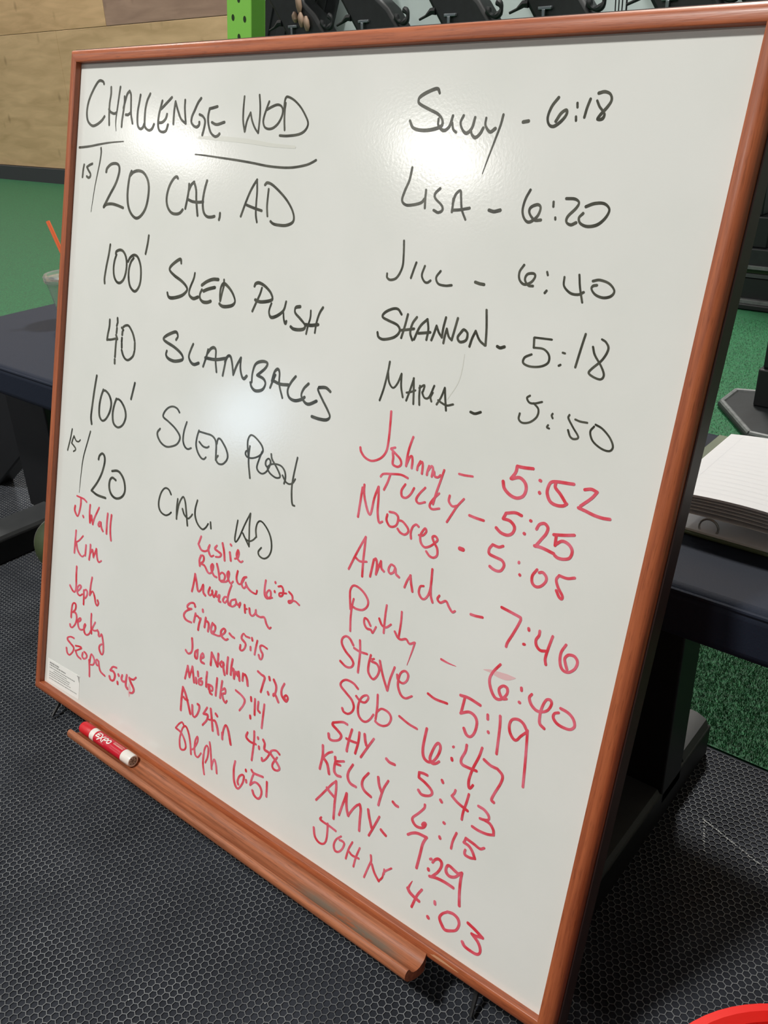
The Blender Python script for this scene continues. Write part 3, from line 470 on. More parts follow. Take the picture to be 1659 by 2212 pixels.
tr:1757,7845,32 1671,7865,30 1616,7938,33|1616,7938,34 1685,7929,40 1729,7963,48 1726,8025,38 1689,8070,30 1636,8070,43 1612,8038,49|1809,7930,47 1818,7938,47|1803,8047,47 1808,8067,47|1898,7904,39 1884,7961,46 1915,7986,38 1972,7974,32|1996,7863,41 1987,7961,43 1995,8026,47 2034,8053,45|2200,7816,30 2144,7870,29 2057,7882,33|2057,7882,47 2091,7928,46 2157,7985,46 2175,8028,40 2145,8071,29 2094,8089,30
wk:5868,368,24 5835,329,31 5744,351,34 5657,391,34 5632,426,25 5655,462,28 5775,510,29 5884,551,28 5945,603,23 5944,656,32 5857,686,34 5733,697,33 5617,676,29 5564,611,25|5900,592,23 5909,650,24 5975,696,32 6036,661,30 6059,566,26|6063,626,22 6086,684,23 6122,709,26|6179,565,27 6157,625,23 6192,688,24 6242,716,33 6292,670,28 6309,579,25|6279,682,22 6303,727,24 6345,752,32 6389,720,30 6415,669,28|6430,584,22 6434,646,21 6493,702,29 6544,673,32|6606,556,24 6594,645,22 6559,780,19 6519,929,13 6486,1062,6
dk:6822,616,31 6874,608,31
tk:7130,419,28 7079,491,27 7058,577,23 7084,636,22 7133,649,29 7194,608,29 7233,555,25 7225,518,26 7180,545,28 7143,609,27|7317,463,21 7325,497,21|7327,571,21 7334,602,21|7432,433,24 7415,503,24 7406,576,23|7498,388,28 7550,378,26 7602,396,21 7624,442,22 7600,493,26 7553,550,27 7528,591,20 7573,586,28 7582,545,20 7528,493,21 7496,446,20
wk:5675,1035,26 5663,1151,26 5624,1256,27 5609,1341,25 5665,1381,27 5766,1372,28 5846,1348,29 5876,1314,28|5880,1231,24 5885,1307,24 5897,1396,24|6042,1210,28 5994,1257,26 6003,1301,23 6088,1359,23 6105,1403,26 6061,1427,27 6005,1409,26|6211,1292,23 6216,1352,23 6217,1412,24|6213,1340,25 6228,1258,26 6276,1218,24 6297,1285,22 6325,1383,22 6382,1469,22|6217,1396,27 6310,1386,27 6408,1366,27
dk:6623,1371,31 6678,1380,32 6741,1364,33
tk:7016,1176,25 6981,1260,24 6973,1355,22 7009,1424,22 7063,1445,28 7130,1393,26 7149,1321,21 7115,1294,27 7051,1321,27 7047,1369,21 7108,1424,25 7171,1420,27|7265,1262,21 7271,1302,21|7309,1390,20 7313,1406,20|7382,1229,26 7462,1228,25 7507,1254,19 7491,1301,25 7427,1373,25 7424,1420,20 7469,1440,26 7515,1419,27|7579,1284,27 7650,1255,27 7739,1250,24 7796,1293,19 7776,1362,24 7714,1422,27 7627,1442,26 7557,1422,22 7534,1378,21 7565,1339,25
wk:5706,1715,23 5727,1847,23 5733,1966,24 5684,2069,25 5610,2100,25 5562,2082,23 5555,2044,23|5896,1905,24 5879,1966,24 5857,2055,24|6004,1927,23 5984,2015,22 6023,2070,22 6062,2078,24 6096,2055,24|6197,1956,24 6157,2019,22 6192,2074,22 6277,2083,23 6348,2071,24
dk:6606,2014,29 6657,2023,29 6705,2025,29
tk:7088,1812,23 7054,1876,22 7068,1943,21 7124,1978,24 7190,1951,24 7219,1900,21 7198,1875,23 7137,1888,24 7123,1937,20 7165,1981,22 7213,1982,24|7329,1848,20 7341,1874,20|7357,2007,23 7343,2027,23|7505,1873,19 7517,1948,19 7589,2000,22 7665,2004,23 7712,1979,23|7641,1840,19 7670,1945,19 7717,2064,19|7777,1878,23 7839,1863,22 7929,1883,20 7986,1935,18 7966,1982,23 7899,2003,23 7823,1986,21 7779,1945,18 7786,1918,23 7820,1908,23
wk:5811,2414,25 5759,2370,26 5692,2374,27 5603,2419,28 5577,2468,26 5657,2494,27 5778,2523,26 5818,2577,26 5763,2644,28 5635,2686,28 5563,2673,27 5540,2628,26|5889,2404,26 5873,2517,26 5849,2639,26|6003,2416,26 5961,2483,26 5950,2573,25 5988,2641,25|5826,2568,27 5917,2548,27 5989,2530,27|6008,2631,26 6057,2499,26 6133,2419,26|6133,2419,24 6161,2513,24 6157,2613,25|6051,2565,27 6122,2551,27 6189,2536,27|6216,2607,25 6237,2532,25 6251,2465,25|6251,2465,24 6290,2524,24 6333,2564,24|6333,2564,24 6333,2475,24 6345,2373,24|6361,2614,24 6365,2542,24 6375,2476,24|6375,2476,23 6409,2543,23 6450,2572,24|6450,2572,24 6465,2471,24 6481,2362,24|6552,2472,25 6513,2535,24 6547,2575,25 6611,2549,25 6615,2485,23 6570,2456,25 6545,2480,26|6661,2600,24 6675,2525,24 6702,2451,24|6702,2451,22 6759,2527,23 6826,2565,23|6780,2247,22 6813,2408,22 6834,2564,22
dk:6960,2555,29 6994,2563,29 7036,2547,30
tk:7499,2413,19 7325,2420,19|7323,2423,22 7336,2508,22|7336,2508,19 7436,2506,19 7499,2550,21 7505,2615,21 7439,2660,20 7334,2677,20 7259,2658,21 7264,2607,22 7327,2570,20|7627,2508,19 7650,2510,19|7613,2624,20 7628,2614,20|7808,2320,21 7792,2438,21 7772,2611,21|7898,2416,20 7930,2481,20 8003,2559,19 8047,2629,20 8029,2671,19 7971,2668,19 7908,2640,20 7927,2598,20 8006,2508,20 8040,2413,20 8008,2361,19 7966,2342,18
wk:5753,2893,24 5748,2993,24 5726,3166,24 5695,3296,24|5748,2993,24 5781,3094,23 5840,3142,20 5888,3090,22 5922,2986,23|5922,2986,23 5940,3111,23 5979,3211,23|6081,3003,22 6057,3121,23 6028,3235,23|6078,3004,23 6102,3127,23 6121,3252,23|6017,3158,20 6070,3141,20 6122,3116,20|6168,3063,23 6177,3159,23 6195,3246,23|6163,3086,21 6220,3046,20 6214,3107,22 6208,3123,22 6245,3168,20 6297,3151,21 6337,3032,22|6332,3100,22 6314,3148,22 6331,3186,22|6463,3029,21 6437,3125,21 6398,3203,21|6463,3029,22 6488,3130,22 6518,3239,22|6408,3160,20 6466,3181,20 6522,3190,20 6588,3166,20
dk:6796,3199,26 6849,3205,26 6907,3179,26
tk:7389,2932,20 7363,2957,20 7394,2993,19 7448,2992,19 7520,2964,19|7440,2991,19 7497,3035,19 7496,3103,20 7439,3164,19 7364,3186,19 7319,3160,20 7319,3108,20|7645,3046,19 7639,3064,19 7653,3085,19|7622,3154,19 7615,3175,19 7638,3181,19|7807,3024,19 7804,3055,19 7863,3123,18 7931,3196,18 7892,3222,19 7852,3206,19 7822,3156,19|7870,3052,18 7922,3060,18 7987,3057,18|8056,3076,18 8031,3127,18 8069,3199,18 8158,3246,18 8237,3252,18 8262,3209,18 8218,3140,18 8135,3079,18 8066,3057,18
wr:5864,3380,28 5876,3508,28 5886,3679,28 5876,3796,27 5814,3880,25 5710,3930,24 5616,3917,27 5552,3869,29 5534,3828,30|5933,3748,24 5983,3727,24|5933,3752,26 6007,3792,26 6068,3830,27 6088,3878,27 6052,3912,24 5996,3908,26 5979,3886,29 5977,3834,29 5962,3785,29|6185,3575,27 6159,3688,27 6149,3802,27 6153,3879,28|6155,3862,27 6178,3787,26 6206,3768,26 6222,3820,28 6224,3884,27|6317,3793,26 6296,3846,26 6293,3885,27|6304,3835,24 6338,3793,23 6354,3832,27 6358,3908,27|6430,3814,26 6420,3867,26 6419,3906,27|6428,3857,25 6459,3807,23 6481,3836,27 6480,3908,26|6481,3887,25 6499,3852,24 6513,3896,26 6554,3898,23 6579,3871,24|6613,3812,25 6591,3927,25 6565,4053,26 6548,4174,26
dr:6788,3807,23 6854,3805,23 6944,3794,22
wr:5854,4062,26 5886,4027,24 5992,4002,24 6109,3982,24 6197,3995,25|5974,4010,28 5955,4095,28 5922,4185,28|6179,4065,26 6144,4136,28 6160,4193,29 6210,4198,23 6260,4150,25 6293,4076,26|6426,4038,25 6369,4113,25 6340,4181,29 6378,4211,24 6451,4180,23|6600,4051,24 6539,4129,25 6511,4197,28 6548,4226,24 6630,4198,23|6725,4042,27 6726,4097,27 6774,4135,24 6829,4116,23|6891,4032,24 6830,4120,24 6788,4208,25 6743,4304,25
dr:6983,4171,28 7066,4177,28 7148,4177,27
wr:5640,4237,30 5638,4380,30 5635,4556,30|5659,4201,30 5669,4280,30 5699,4364,30 5751,4460,30 5786,4491,25 5802,4455,29 5814,4306,28 5846,4176,28|5849,4175,29 5868,4292,29 5880,4415,30 5902,4500,30 5927,4541,27 5963,4520,24|6013,4429,29 6013,4488,29 6061,4538,27 6115,4531,24 6152,4494,26 6155,4421,29 6110,4389,26 6036,4393,25|6160,4449,25 6220,4448,26 6295,4498,28 6303,4540,26 6266,4573,24 6210,4567,27 6170,4538,28|6423,4444,26 6389,4431,24 6353,4464,25 6339,4530,27 6353,4588,28|6442,4527,24 6490,4517,23 6523,4468,26 6506,4438,24 6481,4471,25 6461,4530,27 6480,4595,28 6533,4628,25 6591,4602,23 6635,4562,23 6672,4512,26 6640,4482,25 6607,4501,26 6638,4549,27 6683,4596,27 6696,4662,25 6662,4699,23 6610,4698,26 6562,4664,27
dr:6941,4519,43 6980,4520,43
wr:5778,4742,27 5730,4849,27 5673,4989,28 5613,5150,28|5778,4742,30 5785,4861,30 5791,4999,30 5808,5173,30|5677,4997,29 5750,5021,26 5838,4999,25|5929,4947,29 5922,5034,29 5913,5140,29|5930,4956,25 5954,4930,29 5979,4988,30 5985,5093,29|5986,5088,28 6007,4997,28 6024,4936,27|6024,4936,30 6043,5005,30 6081,5030,29|6204,4935,26 6158,4931,24 6136,4993,29 6165,5026,26 6205,4999,25 6219,4949,27 6239,5007,29 6283,5029,28|6423,4964,25 6392,5030,26 6370,5111,26|6420,4967,29 6443,5041,29 6475,5122,29|6600,5021,23 6561,5039,24 6555,5104,28 6593,5150,28 6636,5149,23 6672,5092,25 6685,4998,27 6670,4820,27|6685,4998,27 6703,5090,28 6736,5151,28|6804,5056,24 6788,5097,27 6829,5123,24 6889,5085,25 6933,5128,27 6982,5168,26 7013,5149,23
wr:5741,5454,27 5732,5534,28 5735,5660,28 5757,5818,29|5716,5579,29 5687,5453,29 5678,5369,27 5709,5311,25 5780,5307,27 5869,5343,29 5934,5407,29 5935,5474,25 5881,5531,25 5801,5549,26 5740,5542,28|6017,5665,29 5967,5616,29 5925,5612,25 5930,5668,29 5973,5710,29 6031,5708,28 6059,5732,24 6091,5653,25|6186,5373,26 6188,5499,27 6202,5679,27|6117,5548,29 6162,5603,29 6220,5611,25 6278,5557,24|6388,5377,26 6399,5489,26 6399,5658,26|6340,5614,28 6388,5662,28 6434,5669,25 6495,5641,26 6545,5674,26 6603,5638,23|6609,5638,24 6592,5745,18 6558,5909,6
dr:6953,5689,26 7038,5697,19 7134,5695,6
wr:5828,5960,33 5770,5908,32 5713,5898,26 5666,5942,28 5671,6004,33 5738,6069,33 5833,6121,33 5866,6168,31 5839,6219,25 5769,6236,29 5683,6205,32|5909,5876,31 5934,6013,31 5945,6236,31|5845,5988,29 5931,5999,28 6030,5988,27|6082,5981,29 6072,6087,30 6084,6180,32 6153,6231,28 6202,6182,26 6220,6097,30 6176,6046,30 6106,6045,28|6107,6020,25 6131,6005,24|6211,5998,31 6274,6134,31 6364,6277,31|6366,6276,28 6378,6140,27 6412,5992,27|6458,6059,30 6479,6108,31 6543,6121,25 6589,6073,25 6593,6005,30 6549,5980,26 6501,6018,25 6483,6097,28 6493,6180,30 6546,6254,31 6610,6265,25 6682,6211,23
dr:6869,6104,30 6966,6124,29 7110,6112,28
wr:5979,6417,32 5906,6382,30 5808,6382,27 5748,6426,26 5739,6480,34 5822,6527,33 5918,6578,34 5960,6641,32 5947,6707,26 5895,6756,26 5833,6757,32 5807,6727,35|5972,6510,32 6032,6540,30 6102,6530,25 6137,6465,29 6109,6442,26 6047,6493,26 6018,6596,30 6037,6699,33 6094,6745,32 6153,6739,25 6203,6687,25 6237,6617,26|6253,6377,30 6271,6517,30 6274,6655,29|6280,6563,24 6333,6506,25 6426,6510,31 6470,6559,30 6450,6637,24 6390,6684,25 6322,6694,29 6275,6680,31
dr:6570,6491,30 6699,6522,29 6810,6530,28
wr:5909,6880,32 5838,6883,29 5710,6945,28|5711,6947,35 5710,6977,39 5785,7006,38 5848,7044,39 5828,7106,28 5748,7153,29 5690,7153,39 5669,7105,40|5985,6910,33 5965,7038,33 5954,7178,34|5958,7171,34 5957,7187,34|6091,6899,34 6095,7015,33 6076,7159,33|5925,7046,32 5996,7044,31 6074,7032,30|6164,6886,36 6184,6953,37 6209,7000,37|6294,6882,28 6224,7026,29 6159,7167,29
wr:5612,7279,38 5630,7399,36 5615,7572,35|5759,7290,28 5702,7333,28 5639,7415,29|5639,7415,40 5713,7466,41 5757,7567,40|5811,7334,40 5831,7372,32 5942,7323,28|5824,7370,34 5819,7447,36 5829,7505,40 5872,7532,36 5927,7521,31|5843,7403,31 5898,7393,31|6071,7302,30 6026,7410,32 6027,7483,38 6074,7533,38 6155,7537,34|6298,7296,28 6239,7399,30 6235,7474,37 6280,7524,38 6375,7549,36|6432,7282,36 6459,7362,37 6507,7430,37|6568,7259,28 6525,7370,29 6502,7495,31 6491,7593,31
dr:6497,7029,39 6545,7047,36 6613,7042,34
wr:5627,7971,29 5702,7857,28 5762,7763,28 5821,7671,28 5875,7605,27|5875,7608,36 5891,7698,35 5899,7868,35|5900,7883,35 5908,7973,35 5916,8065,35|5759,7749,39 5812,7778,39 5883,7805,38|6043,7676,32 6031,7752,31 6011,7845,31|6007,7863,31 5997,7919,31 5985,7981,31|6047,7675,35 6059,7777,36 6084,7866,37 6113,7922,38|6113,7922,28 6155,7829,28 6204,7749,27 6243,7714,27|6247,7712,37 6271,7769,35 6280,7888,34 6293,8018,34|6369,7714,36 6400,7794,36 6451,7898,36|6530,7718,28 6483,7858,28 6431,8005,28
dr:6578,7856,38 6612,7873,37 6649,7887,37|6670,7464,36 6708,7482,36 6742,7483,34
wr:5741,8140,26 5729,8172,35 5779,8182,32 5885,8185,31 5972,8195,32|5846,8170,31 5858,8273,30 5860,8368,28 5842,8427,24 5799,8459,28 5741,8458,35 5684,8415,35 5653,8322,34|6061,8219,24 5999,8292,24 5977,8377,30 6006,8434,35 6060,8420,24 6104,8355,25 6119,8283,30 6088,8267,32 6047,8274,29|6229,8202,25 6190,8315,26 6172,8445,27|6340,8216,25 6307,8353,26 6294,8480,27|6208,8341,34 6253,8359,31 6347,8346,29|6502,8219,30 6517,8274,28 6517,8321,27|6516,8290,25 6487,8401,25 6458,8524,25|6533,8312,32 6584,8392,33 6657,8456,33|6657,8456,23 6697,8389,23 6709,8312,23 6794,8217,22|6707,8282,27 6709,8336,27
tr:7560,3570,30 7470,3582,31 7395,3586,31|7395,3586,33 7390,3647,32 7354,3712,32|7364,3713,31 7438,3683,31 7503,3714,33 7528,3771,32 7512,3839,31 7452,3875,31 7378,3866,33 7305,3821,34 7278,3759,34|7648,3658,31 7657,3660,31|7666,3766,32 7670,3771,32|7980,3610,30 7899,3619,30 7817,3628,30 7758,3650,30 7739,3718,31 7750,3769,32 7791,3821,32 7854,3836,30 7919,3825,30 7951,3798,29|7807,3638,31 7812,3683,31 7873,3730,31 7948,3803,31|8091,3631,29 8151,3612,29 8209,3624,29|8209,3624,29 8168,3691,29 8083,3782,29|8067,3802,30 8139,3813,30 8223,3828,30 8304,3832,29 8373,3824,29
tr:7533,4022,31 7464,4013,30 7370,4043,30|7370,4043,31 7350,4101,31|7350,4101,31 7428,4104,32 7483,4146,33 7477,4204,30 7430,4241,31 7356,4239,32 7295,4207,33|7633,4043,31 7638,4044,31|7593,4177,32 7598,4179,32|7709,4101,30 7729,4052,29 7777,4030,30 7817,4058,31 7812,4115,30 7775,4182,29 7730,4260,30|7721,4258,31 7799,4255,31 7924,4273,31|8082,4052,29 7984,4081,29 7887,4103,30|7913,4106,30 7920,4195,30|7919,4191,29 7979,4138,29 8049,4149,31 8093,4198,30 8083,4264,28 8030,4293,29 7972,4299,30 7936,4286,31
tr:7404,4357,28 7358,4380,29 7291,4375,29|7291,4375,28 7264,4425,29 7274,4472,31 7342,4484,30 7419,4494,30 7451,4534,30 7430,4591,28 7387,4609,29 7339,4603,30 7303,4589,31|7598,4455,28 7598,4463,28|7629,4569,30 7633,4573,30|7793,4467,27 7759,4535,28 7768,4598,30 7809,4626,29 7859,4609,27 7899,4555,27 7898,4507,29 7856,4476,29 7819,4488,27|8169,4427,27 8099,4454,27 8019,4452,28|8019,4452,26 7999,4498,27 8030,4561,29 8086,4623,28 8089,4654,26 8061,4647,29 8020,4596,29
tr:7510,4936,30 7615,4949,30 7719,4963,30|7724,4965,30 7727,5002,28 7683,5137,28 7641,5246,29 7634,5292,29|7827,5037,31 7833,5052,31|7806,5203,29 7817,5201,29|7942,5021,29 7943,5066,28 7922,5116,29 7938,5168,31 7984,5197,30 8043,5183,28|8078,5024,27 8060,5139,28 8049,5252,29 8066,5308,30|8221,5053,26 8189,5139,27 8196,5228,29 8231,5289,31 8292,5297,27 8348,5242,26 8361,5171,28 8323,5129,30 8265,5135,27 8236,5179,27 8250,5223,29 8276,5271,30
dr:7194,5119,29 7252,5116,28 7327,5104,28
tr:7612,5487,28 7552,5585,28 7528,5675,31 7562,5767,34 7623,5831,34 7687,5821,28 7738,5747,28 7730,5689,33 7686,5681,29 7648,5723,29 7662,5770,34 7703,5806,33 7743,5793,29|7874,5625,31 7880,5648,31|7880,5770,32 7887,5772,32|7991,5641,27 7973,5683,30 8003,5739,33 8064,5774,32 8125,5765,28 8178,5724,26 8202,5654,28 8182,5620,31 8142,5637,26 8116,5725,28 8113,5813,29 8128,5884,32 8179,5912,32|8287,5703,27 8249,5728,26 8246,5772,31 8293,5811,32 8365,5821,30 8431,5809,27 8463,5761,27 8432,5699,31 8373,5665,31 8298,5655,30
tr:7245,5964,32 7343,5954,33 7481,5973,33|7298,5978,31 7293,6053,31 7286,6139,31|7282,6146,29 7372,6093,31 7444,6107,35 7481,6164,32 7477,6266,29 7441,6333,28 7391,6333,36 7350,6282,35|7581,6033,31 7590,6075,32|7620,6199,33 7624,6205,33|7715,5988,31 7733,6096,30 7754,6376,30|8013,6007,32 7966,5957,33 7907,5940,31 7847,5966,27 7828,6028,29 7847,6099,32 7895,6148,33 7932,6145,27 7966,6089,26 8016,6023,26|8021,6003,29 8040,6135,29 8067,6345,29 8092,6570,29
tr:6928,6475,33 6922,6594,33 6923,6709,35 6950,6793,38 7009,6818,34 7067,6786,28 7113,6697,30 7127,6604,34 7098,6565,33 7063,6605,29 7032,6716,31 7028,6776,36 7061,6808,36 7106,6791,29 7140,6753,28|7270,6528,28 7276,6521,28|7277,6652,35 7284,6668,35|7417,6437,31 7416,6507,30 7386,6606,30 7401,6655,36 7468,6660,33 7576,6650,32|7591,6388,29 7574,6497,29 7534,6638,29 7513,6779,31 7529,6857,35 7552,6849,27 7568,6813,28|7635,6496,34 7717,6522,33 7794,6521,32|7794,6521,34 7860,6562,33 7859,6646,28 7812,6789,28 7797,6861,31 7825,6875,35
tr:7031,6965,33 6981,6967,32 6929,6980,31|6930,6982,33 6936,7038,33|6938,7037,35 7017,7055,36 7096,7090,36 7125,7124,33 7110,7160,27 7062,7189,30 7001,7203,35 6957,7176,37|7213,6934,35 7227,6952,35|7237,7150,36 7254,7164,36|7387,6960,28 7381,6995,27 7359,7038,27|7360,7041,35 7437,7078,34 7562,7106,34|7544,6928,28 7535,7020,28 7518,7141,28 7517,7229,29|7673,6996,32 7740,7001,33 7796,7034,33 7809,7075,25 7762,7104,29 7714,7113,30|7762,7104,33 7829,7111,34 7879,7155,33 7894,7206,30|7894,7206,29 7822,7234,30 7725,7246,32 7648,7240,33
tr:7066,7294,31 7064,7336,28 7008,7424,27 6949,7504,28 6953,7545,37 7001,7578,36 7064,7569,31 7104,7539,27 7113,7493,35 7087,7499,27 7079,7528,35 7097,7527,34|7323,7371,36 7331,7373,36|7305,7547,36 7313,7559,36|7489,7402,28 7464,7510,28 7460,7598,29|7822,7393,27 7779,7425,31 7700,7412,34 7605,7400,34|7602,7405,27 7591,7456,27|7591,7456,34 7652,7463,35 7702,7500,35 7743,7558,34|7743,7558,29 7692,7578,31 7633,7579,35 7619,7554,31 7622,7524,28
tr:6923,7726,31 6975,7681,32 7042,7648,35 7155,7637,37|7152,7643,31 7123,7730,33 7113,7863,34 7100,8036,34|7243,7967,39 7247,7977,39|7243,7849,30 7258,7836,30|7278,7867,30 7304,7818,30 7344,7792,37 7383,7811,39 7386,7868,31 7356,7944,29 7307,8015,29|7273,8038,35 7363,8010,36 7464,8000,38 7567,8004,38|7632,7790,30 7596,7819,34 7553,7812,39 7474,7794,35 7448,7833,31 7458,7883,40 7504,7904,37 7566,7876,30 7612,7814,29|7635,7788,32 7636,7891,33 7651,8026,34 7675,8156,35
tr:7044,8322,31 7057,8273,23 7079,8210,8|7040,8324,43 7073,8355,43 7136,8376,41 7201,8387,40|7212,8239,29 7165,8342,30 7125,8504,31|7390,8280,36 7396,8305,36|7340,8497,42 7348,8504,42|7559,8301,29 7502,8359,28 7479,8423,34 7518,8481,41 7568,8515,38 7646,8478,31 7696,8434,28 7714,8358,32 7686,8302,40 7624,8284,37 7559,8301,34|7811,8281,39 7902,8304,39 7998,8339,39|7998,8339,33 7922,8364,34 7874,8370,35|7883,8372,40 7957,8414,39 7996,8468,35 8000,8523,27 7962,8556,34 7880,8560,38 7820,8551,40 7789,8522,40"""
def catmull(p, n=5):
    if len(p) < 3: return p
    out = []; q = [tuple(2*a-b for a, b in zip(p[0], p[1]))]+list(p)+[tuple(2*a-b for a, b in zip(p[-1], p[-2]))]
    for i in range(1, len(q)-2):
        for k in range(n):
            t = k/n; c = []
            for a in range(3):
                p0, p1, p2, p3 = q[i-1][a], q[i][a], q[i+1][a], q[i+2][a]
                c.append(.5*((2*p1)+(-p0+p2)*t+(2*p0-5*p1+4*p2-p3)*t*t+(-p0+3*p1-3*p2+p3)*t**3))
            out.append(tuple(c))
    out.append(tuple(p[-1])); return out
def ribbon(bm, pts, d, wmul=1.0, mapf=LP):
    pts = catmull(pts); L_ = []; Rr = []; n = len(pts)
    for i, (u, v, w_) in enumerate(pts):
        a = pts[max(i-1, 0)]; b = pts[min(i+1, n-1)]; dx, dy = b[0]-a[0], b[1]-a[1]; l = math.hypot(dx, dy) or 1e-9
        nx, ny = -dy/l*w_/2*wmul, dx/l*w_/2*wmul; L_.append((u+nx, v+ny)); Rr.append((u-nx, v-ny))
    capf = lambda c, a, sg: [(c[0]+math.cos(a+sg*t)*c[2]/2*wmul, c[1]+math.sin(a+sg*t)*c[2]/2*wmul) for t in (R(30), R(60), R(90), R(120), R(150))]
    a0 = math.atan2(L_[0][1]-pts[0][1], L_[0][0]-pts[0][0]); a1 = math.atan2(Rr[-1][1]-pts[-1][1], Rr[-1][0]-pts[-1][0])
    lv = [bm.verts.new(mapf(x, y, d+1.2e-6*i)) for i, (x, y) in enumerate(L_)]; rv = [bm.verts.new(mapf(x, y, d+1.2e-6*i)) for i, (x, y) in enumerate(Rr)]
    for i in range(n-1): bm.faces.new((lv[i], lv[i+1], rv[i+1], rv[i]))
    c0 = [bm.verts.new(mapf(x, y, d)) for x, y in capf(pts[0], a0, 1)]; bm.faces.new([lv[0]]+c0+[rv[0]])
    c1 = [bm.verts.new(mapf(x, y, d+1.2e-6*n)) for x, y in capf(pts[-1], a1, 1)]; bm.faces.new([rv[-1]]+c1+[lv[-1]])
nm = {'w': 'handwritten_word', 't': 'handwritten_number', 'd': 'marker_line'}
for ln in INK.split('\n'):
    if not ln.strip(): continue
    h, body = ln.split(':', 1); strokes = body.split('|')
    for grp in ([[q] for q in strokes] if h[0] == 'd' else [strokes]):
        bm = bmesh.new()
        for si, q in enumerate(grp):
            ribbon(bm, [tuple(int(v)/10000 for v in p.split(',')) for p in q.split(' ')], .00022+.000012*si)
        for f in bm.faces:
            f.normal_update()
            if f.normal.y > 0: f.normal_flip()
        me = bpy.data.meshes.new(nm[h[0]]); bm.to_mesh(me); bm.free()
        o = link(nm[h[0]], me, M['ink_'+h[1]], board)
        o['label'] = ('black' if h[1] == 'k' else 'red')+' dry-erase marker handwriting'
def smear(name, pts, m, label, d=.00012):
    bm = bmesh.new(); ribbon(bm, pts, d); 
    for f in bm.faces:
        f.normal_update()
        if f.normal.y > 0: f.normal_flip()
    me = bpy.data.meshes.new(name); bm.to_mesh(me); bm.free(); tag(link(name, me, m, board), label=label)
smear('ink_smear', [(0.2486,0.0809,0.0030),(0.2880,0.0816,0.0050),(0.3335,0.0837,0.0050),(0.3709,0.0870,0.0040),(0.4065,0.0883,0.0030)], M['ink_ghost'], 'faint grey smear of wiped ink')
smear('ink_smear', [(0.7446,0.5606,0.0008),(0.7525,0.5592,0.0035),(0.7620,0.5593,0.0060),(0.7712,0.5582,0.0060),(0.7791,0.5559,0.0012)], M['ink_pink'], 'pink smear of wiped red ink')
smear('ink_smear', [(0.2066,0.7972,0.0025),(0.2074,0.8036,0.0060),(0.2080,0.8102,0.0050),(0.2084,0.8152,0.0015)], M['ink_pink'], 'pink smear of wiped red ink')
smear('hair_line', [(0.6621,0.2682,0.0008),(0.6623,0.2817,0.0010),(0.6600,0.2965,0.0010),(0.6511,0.3135,0.0008)], M['ink_ghost'], 'fine grey scratch on the board')

# ------------------------------------------------------------------ red marker in the tray
mk = bpy.data.objects.new('dry_erase_marker', None); COL.objects.link(mk)
tag(mk, 'red dry-erase marker with white ends lying in the oak pen tray', 'marker')
mk.matrix_world = board.matrix_world @ Matrix.Translation(Vector(LP(.1375, .8862, .0208)))
RM = .0088; LM = .1205
def lathex(bm, prof, n=40):
    rings = [[bm.verts.new((x, r*math.cos(2*math.pi*k/n), r*math.sin(2*math.pi*k/n))) for k in range(n)] if r > 1e-6 else [bm.verts.new((x, 0, 0))] for x, r in prof]
    for a, b in zip(rings, rings[1:]):
        for k in range(n):
            j = (k+1) % n
            if len(a) == 1: bm.faces.new((a[0], b[j], b[k]))
            elif len(b) == 1: bm.faces.new((a[k], a[j], b[0]))
            else: bm.faces.new((a[k], a[j], b[j], b[k]))
bm = bmesh.new(); lathex(bm, [(0, 0), (0, .0062), (.0012, .0078), (.003, .0086), (.0255, RM+.0001), (.0262, RM-.0004), (.0262, 0)]); obj('cap', bm, M['cap_red'], mk)
bm = bmesh.new(); lathex(bm, [(.0262, 0), (.0262, RM-.0006), (.0268, RM), (.0365, RM), (.0365, 0)]); obj('barrel', bm, M['m_white'], mk)
bm = bmesh.new(); lathex(bm, [(.0365, 0), (.0365, RM+.00005), (.0995, RM+.00005), (.0995, 0)]); lab = obj('label_wrap', bm, M['m_red'], mk)
bm = bmesh.new(); lathex(bm, [(.0995, 0), (.0995, RM), (.1165, RM-.0001), (.1182, RM-.0008), (.1182, .0062), (.1170, .006), (.1170, 0)]); obj('end_plug', bm, M['m_white'], mk)
bm = bmesh.new(); lathex(bm, [(.1171, 0), (.1171, .0060)]); ep = obj('end_disc', bm, M['m_end'], mk, smooth=False)
bm = bmesh.new()
for k in range(7):
    a = k*2*math.pi/7; ps = [(.0025, a-.35), (.0055, a-.2), (.0055, a+.2), (.0025, a+.35)]
    bm.faces.new([bm.verts.new((.11725, r*math.cos(t), r*math.sin(t))) for r, t in ps])
obj('end_notches', bm, mat('marker_end_light', (205, 200, 190), .4), ep, smooth=False)
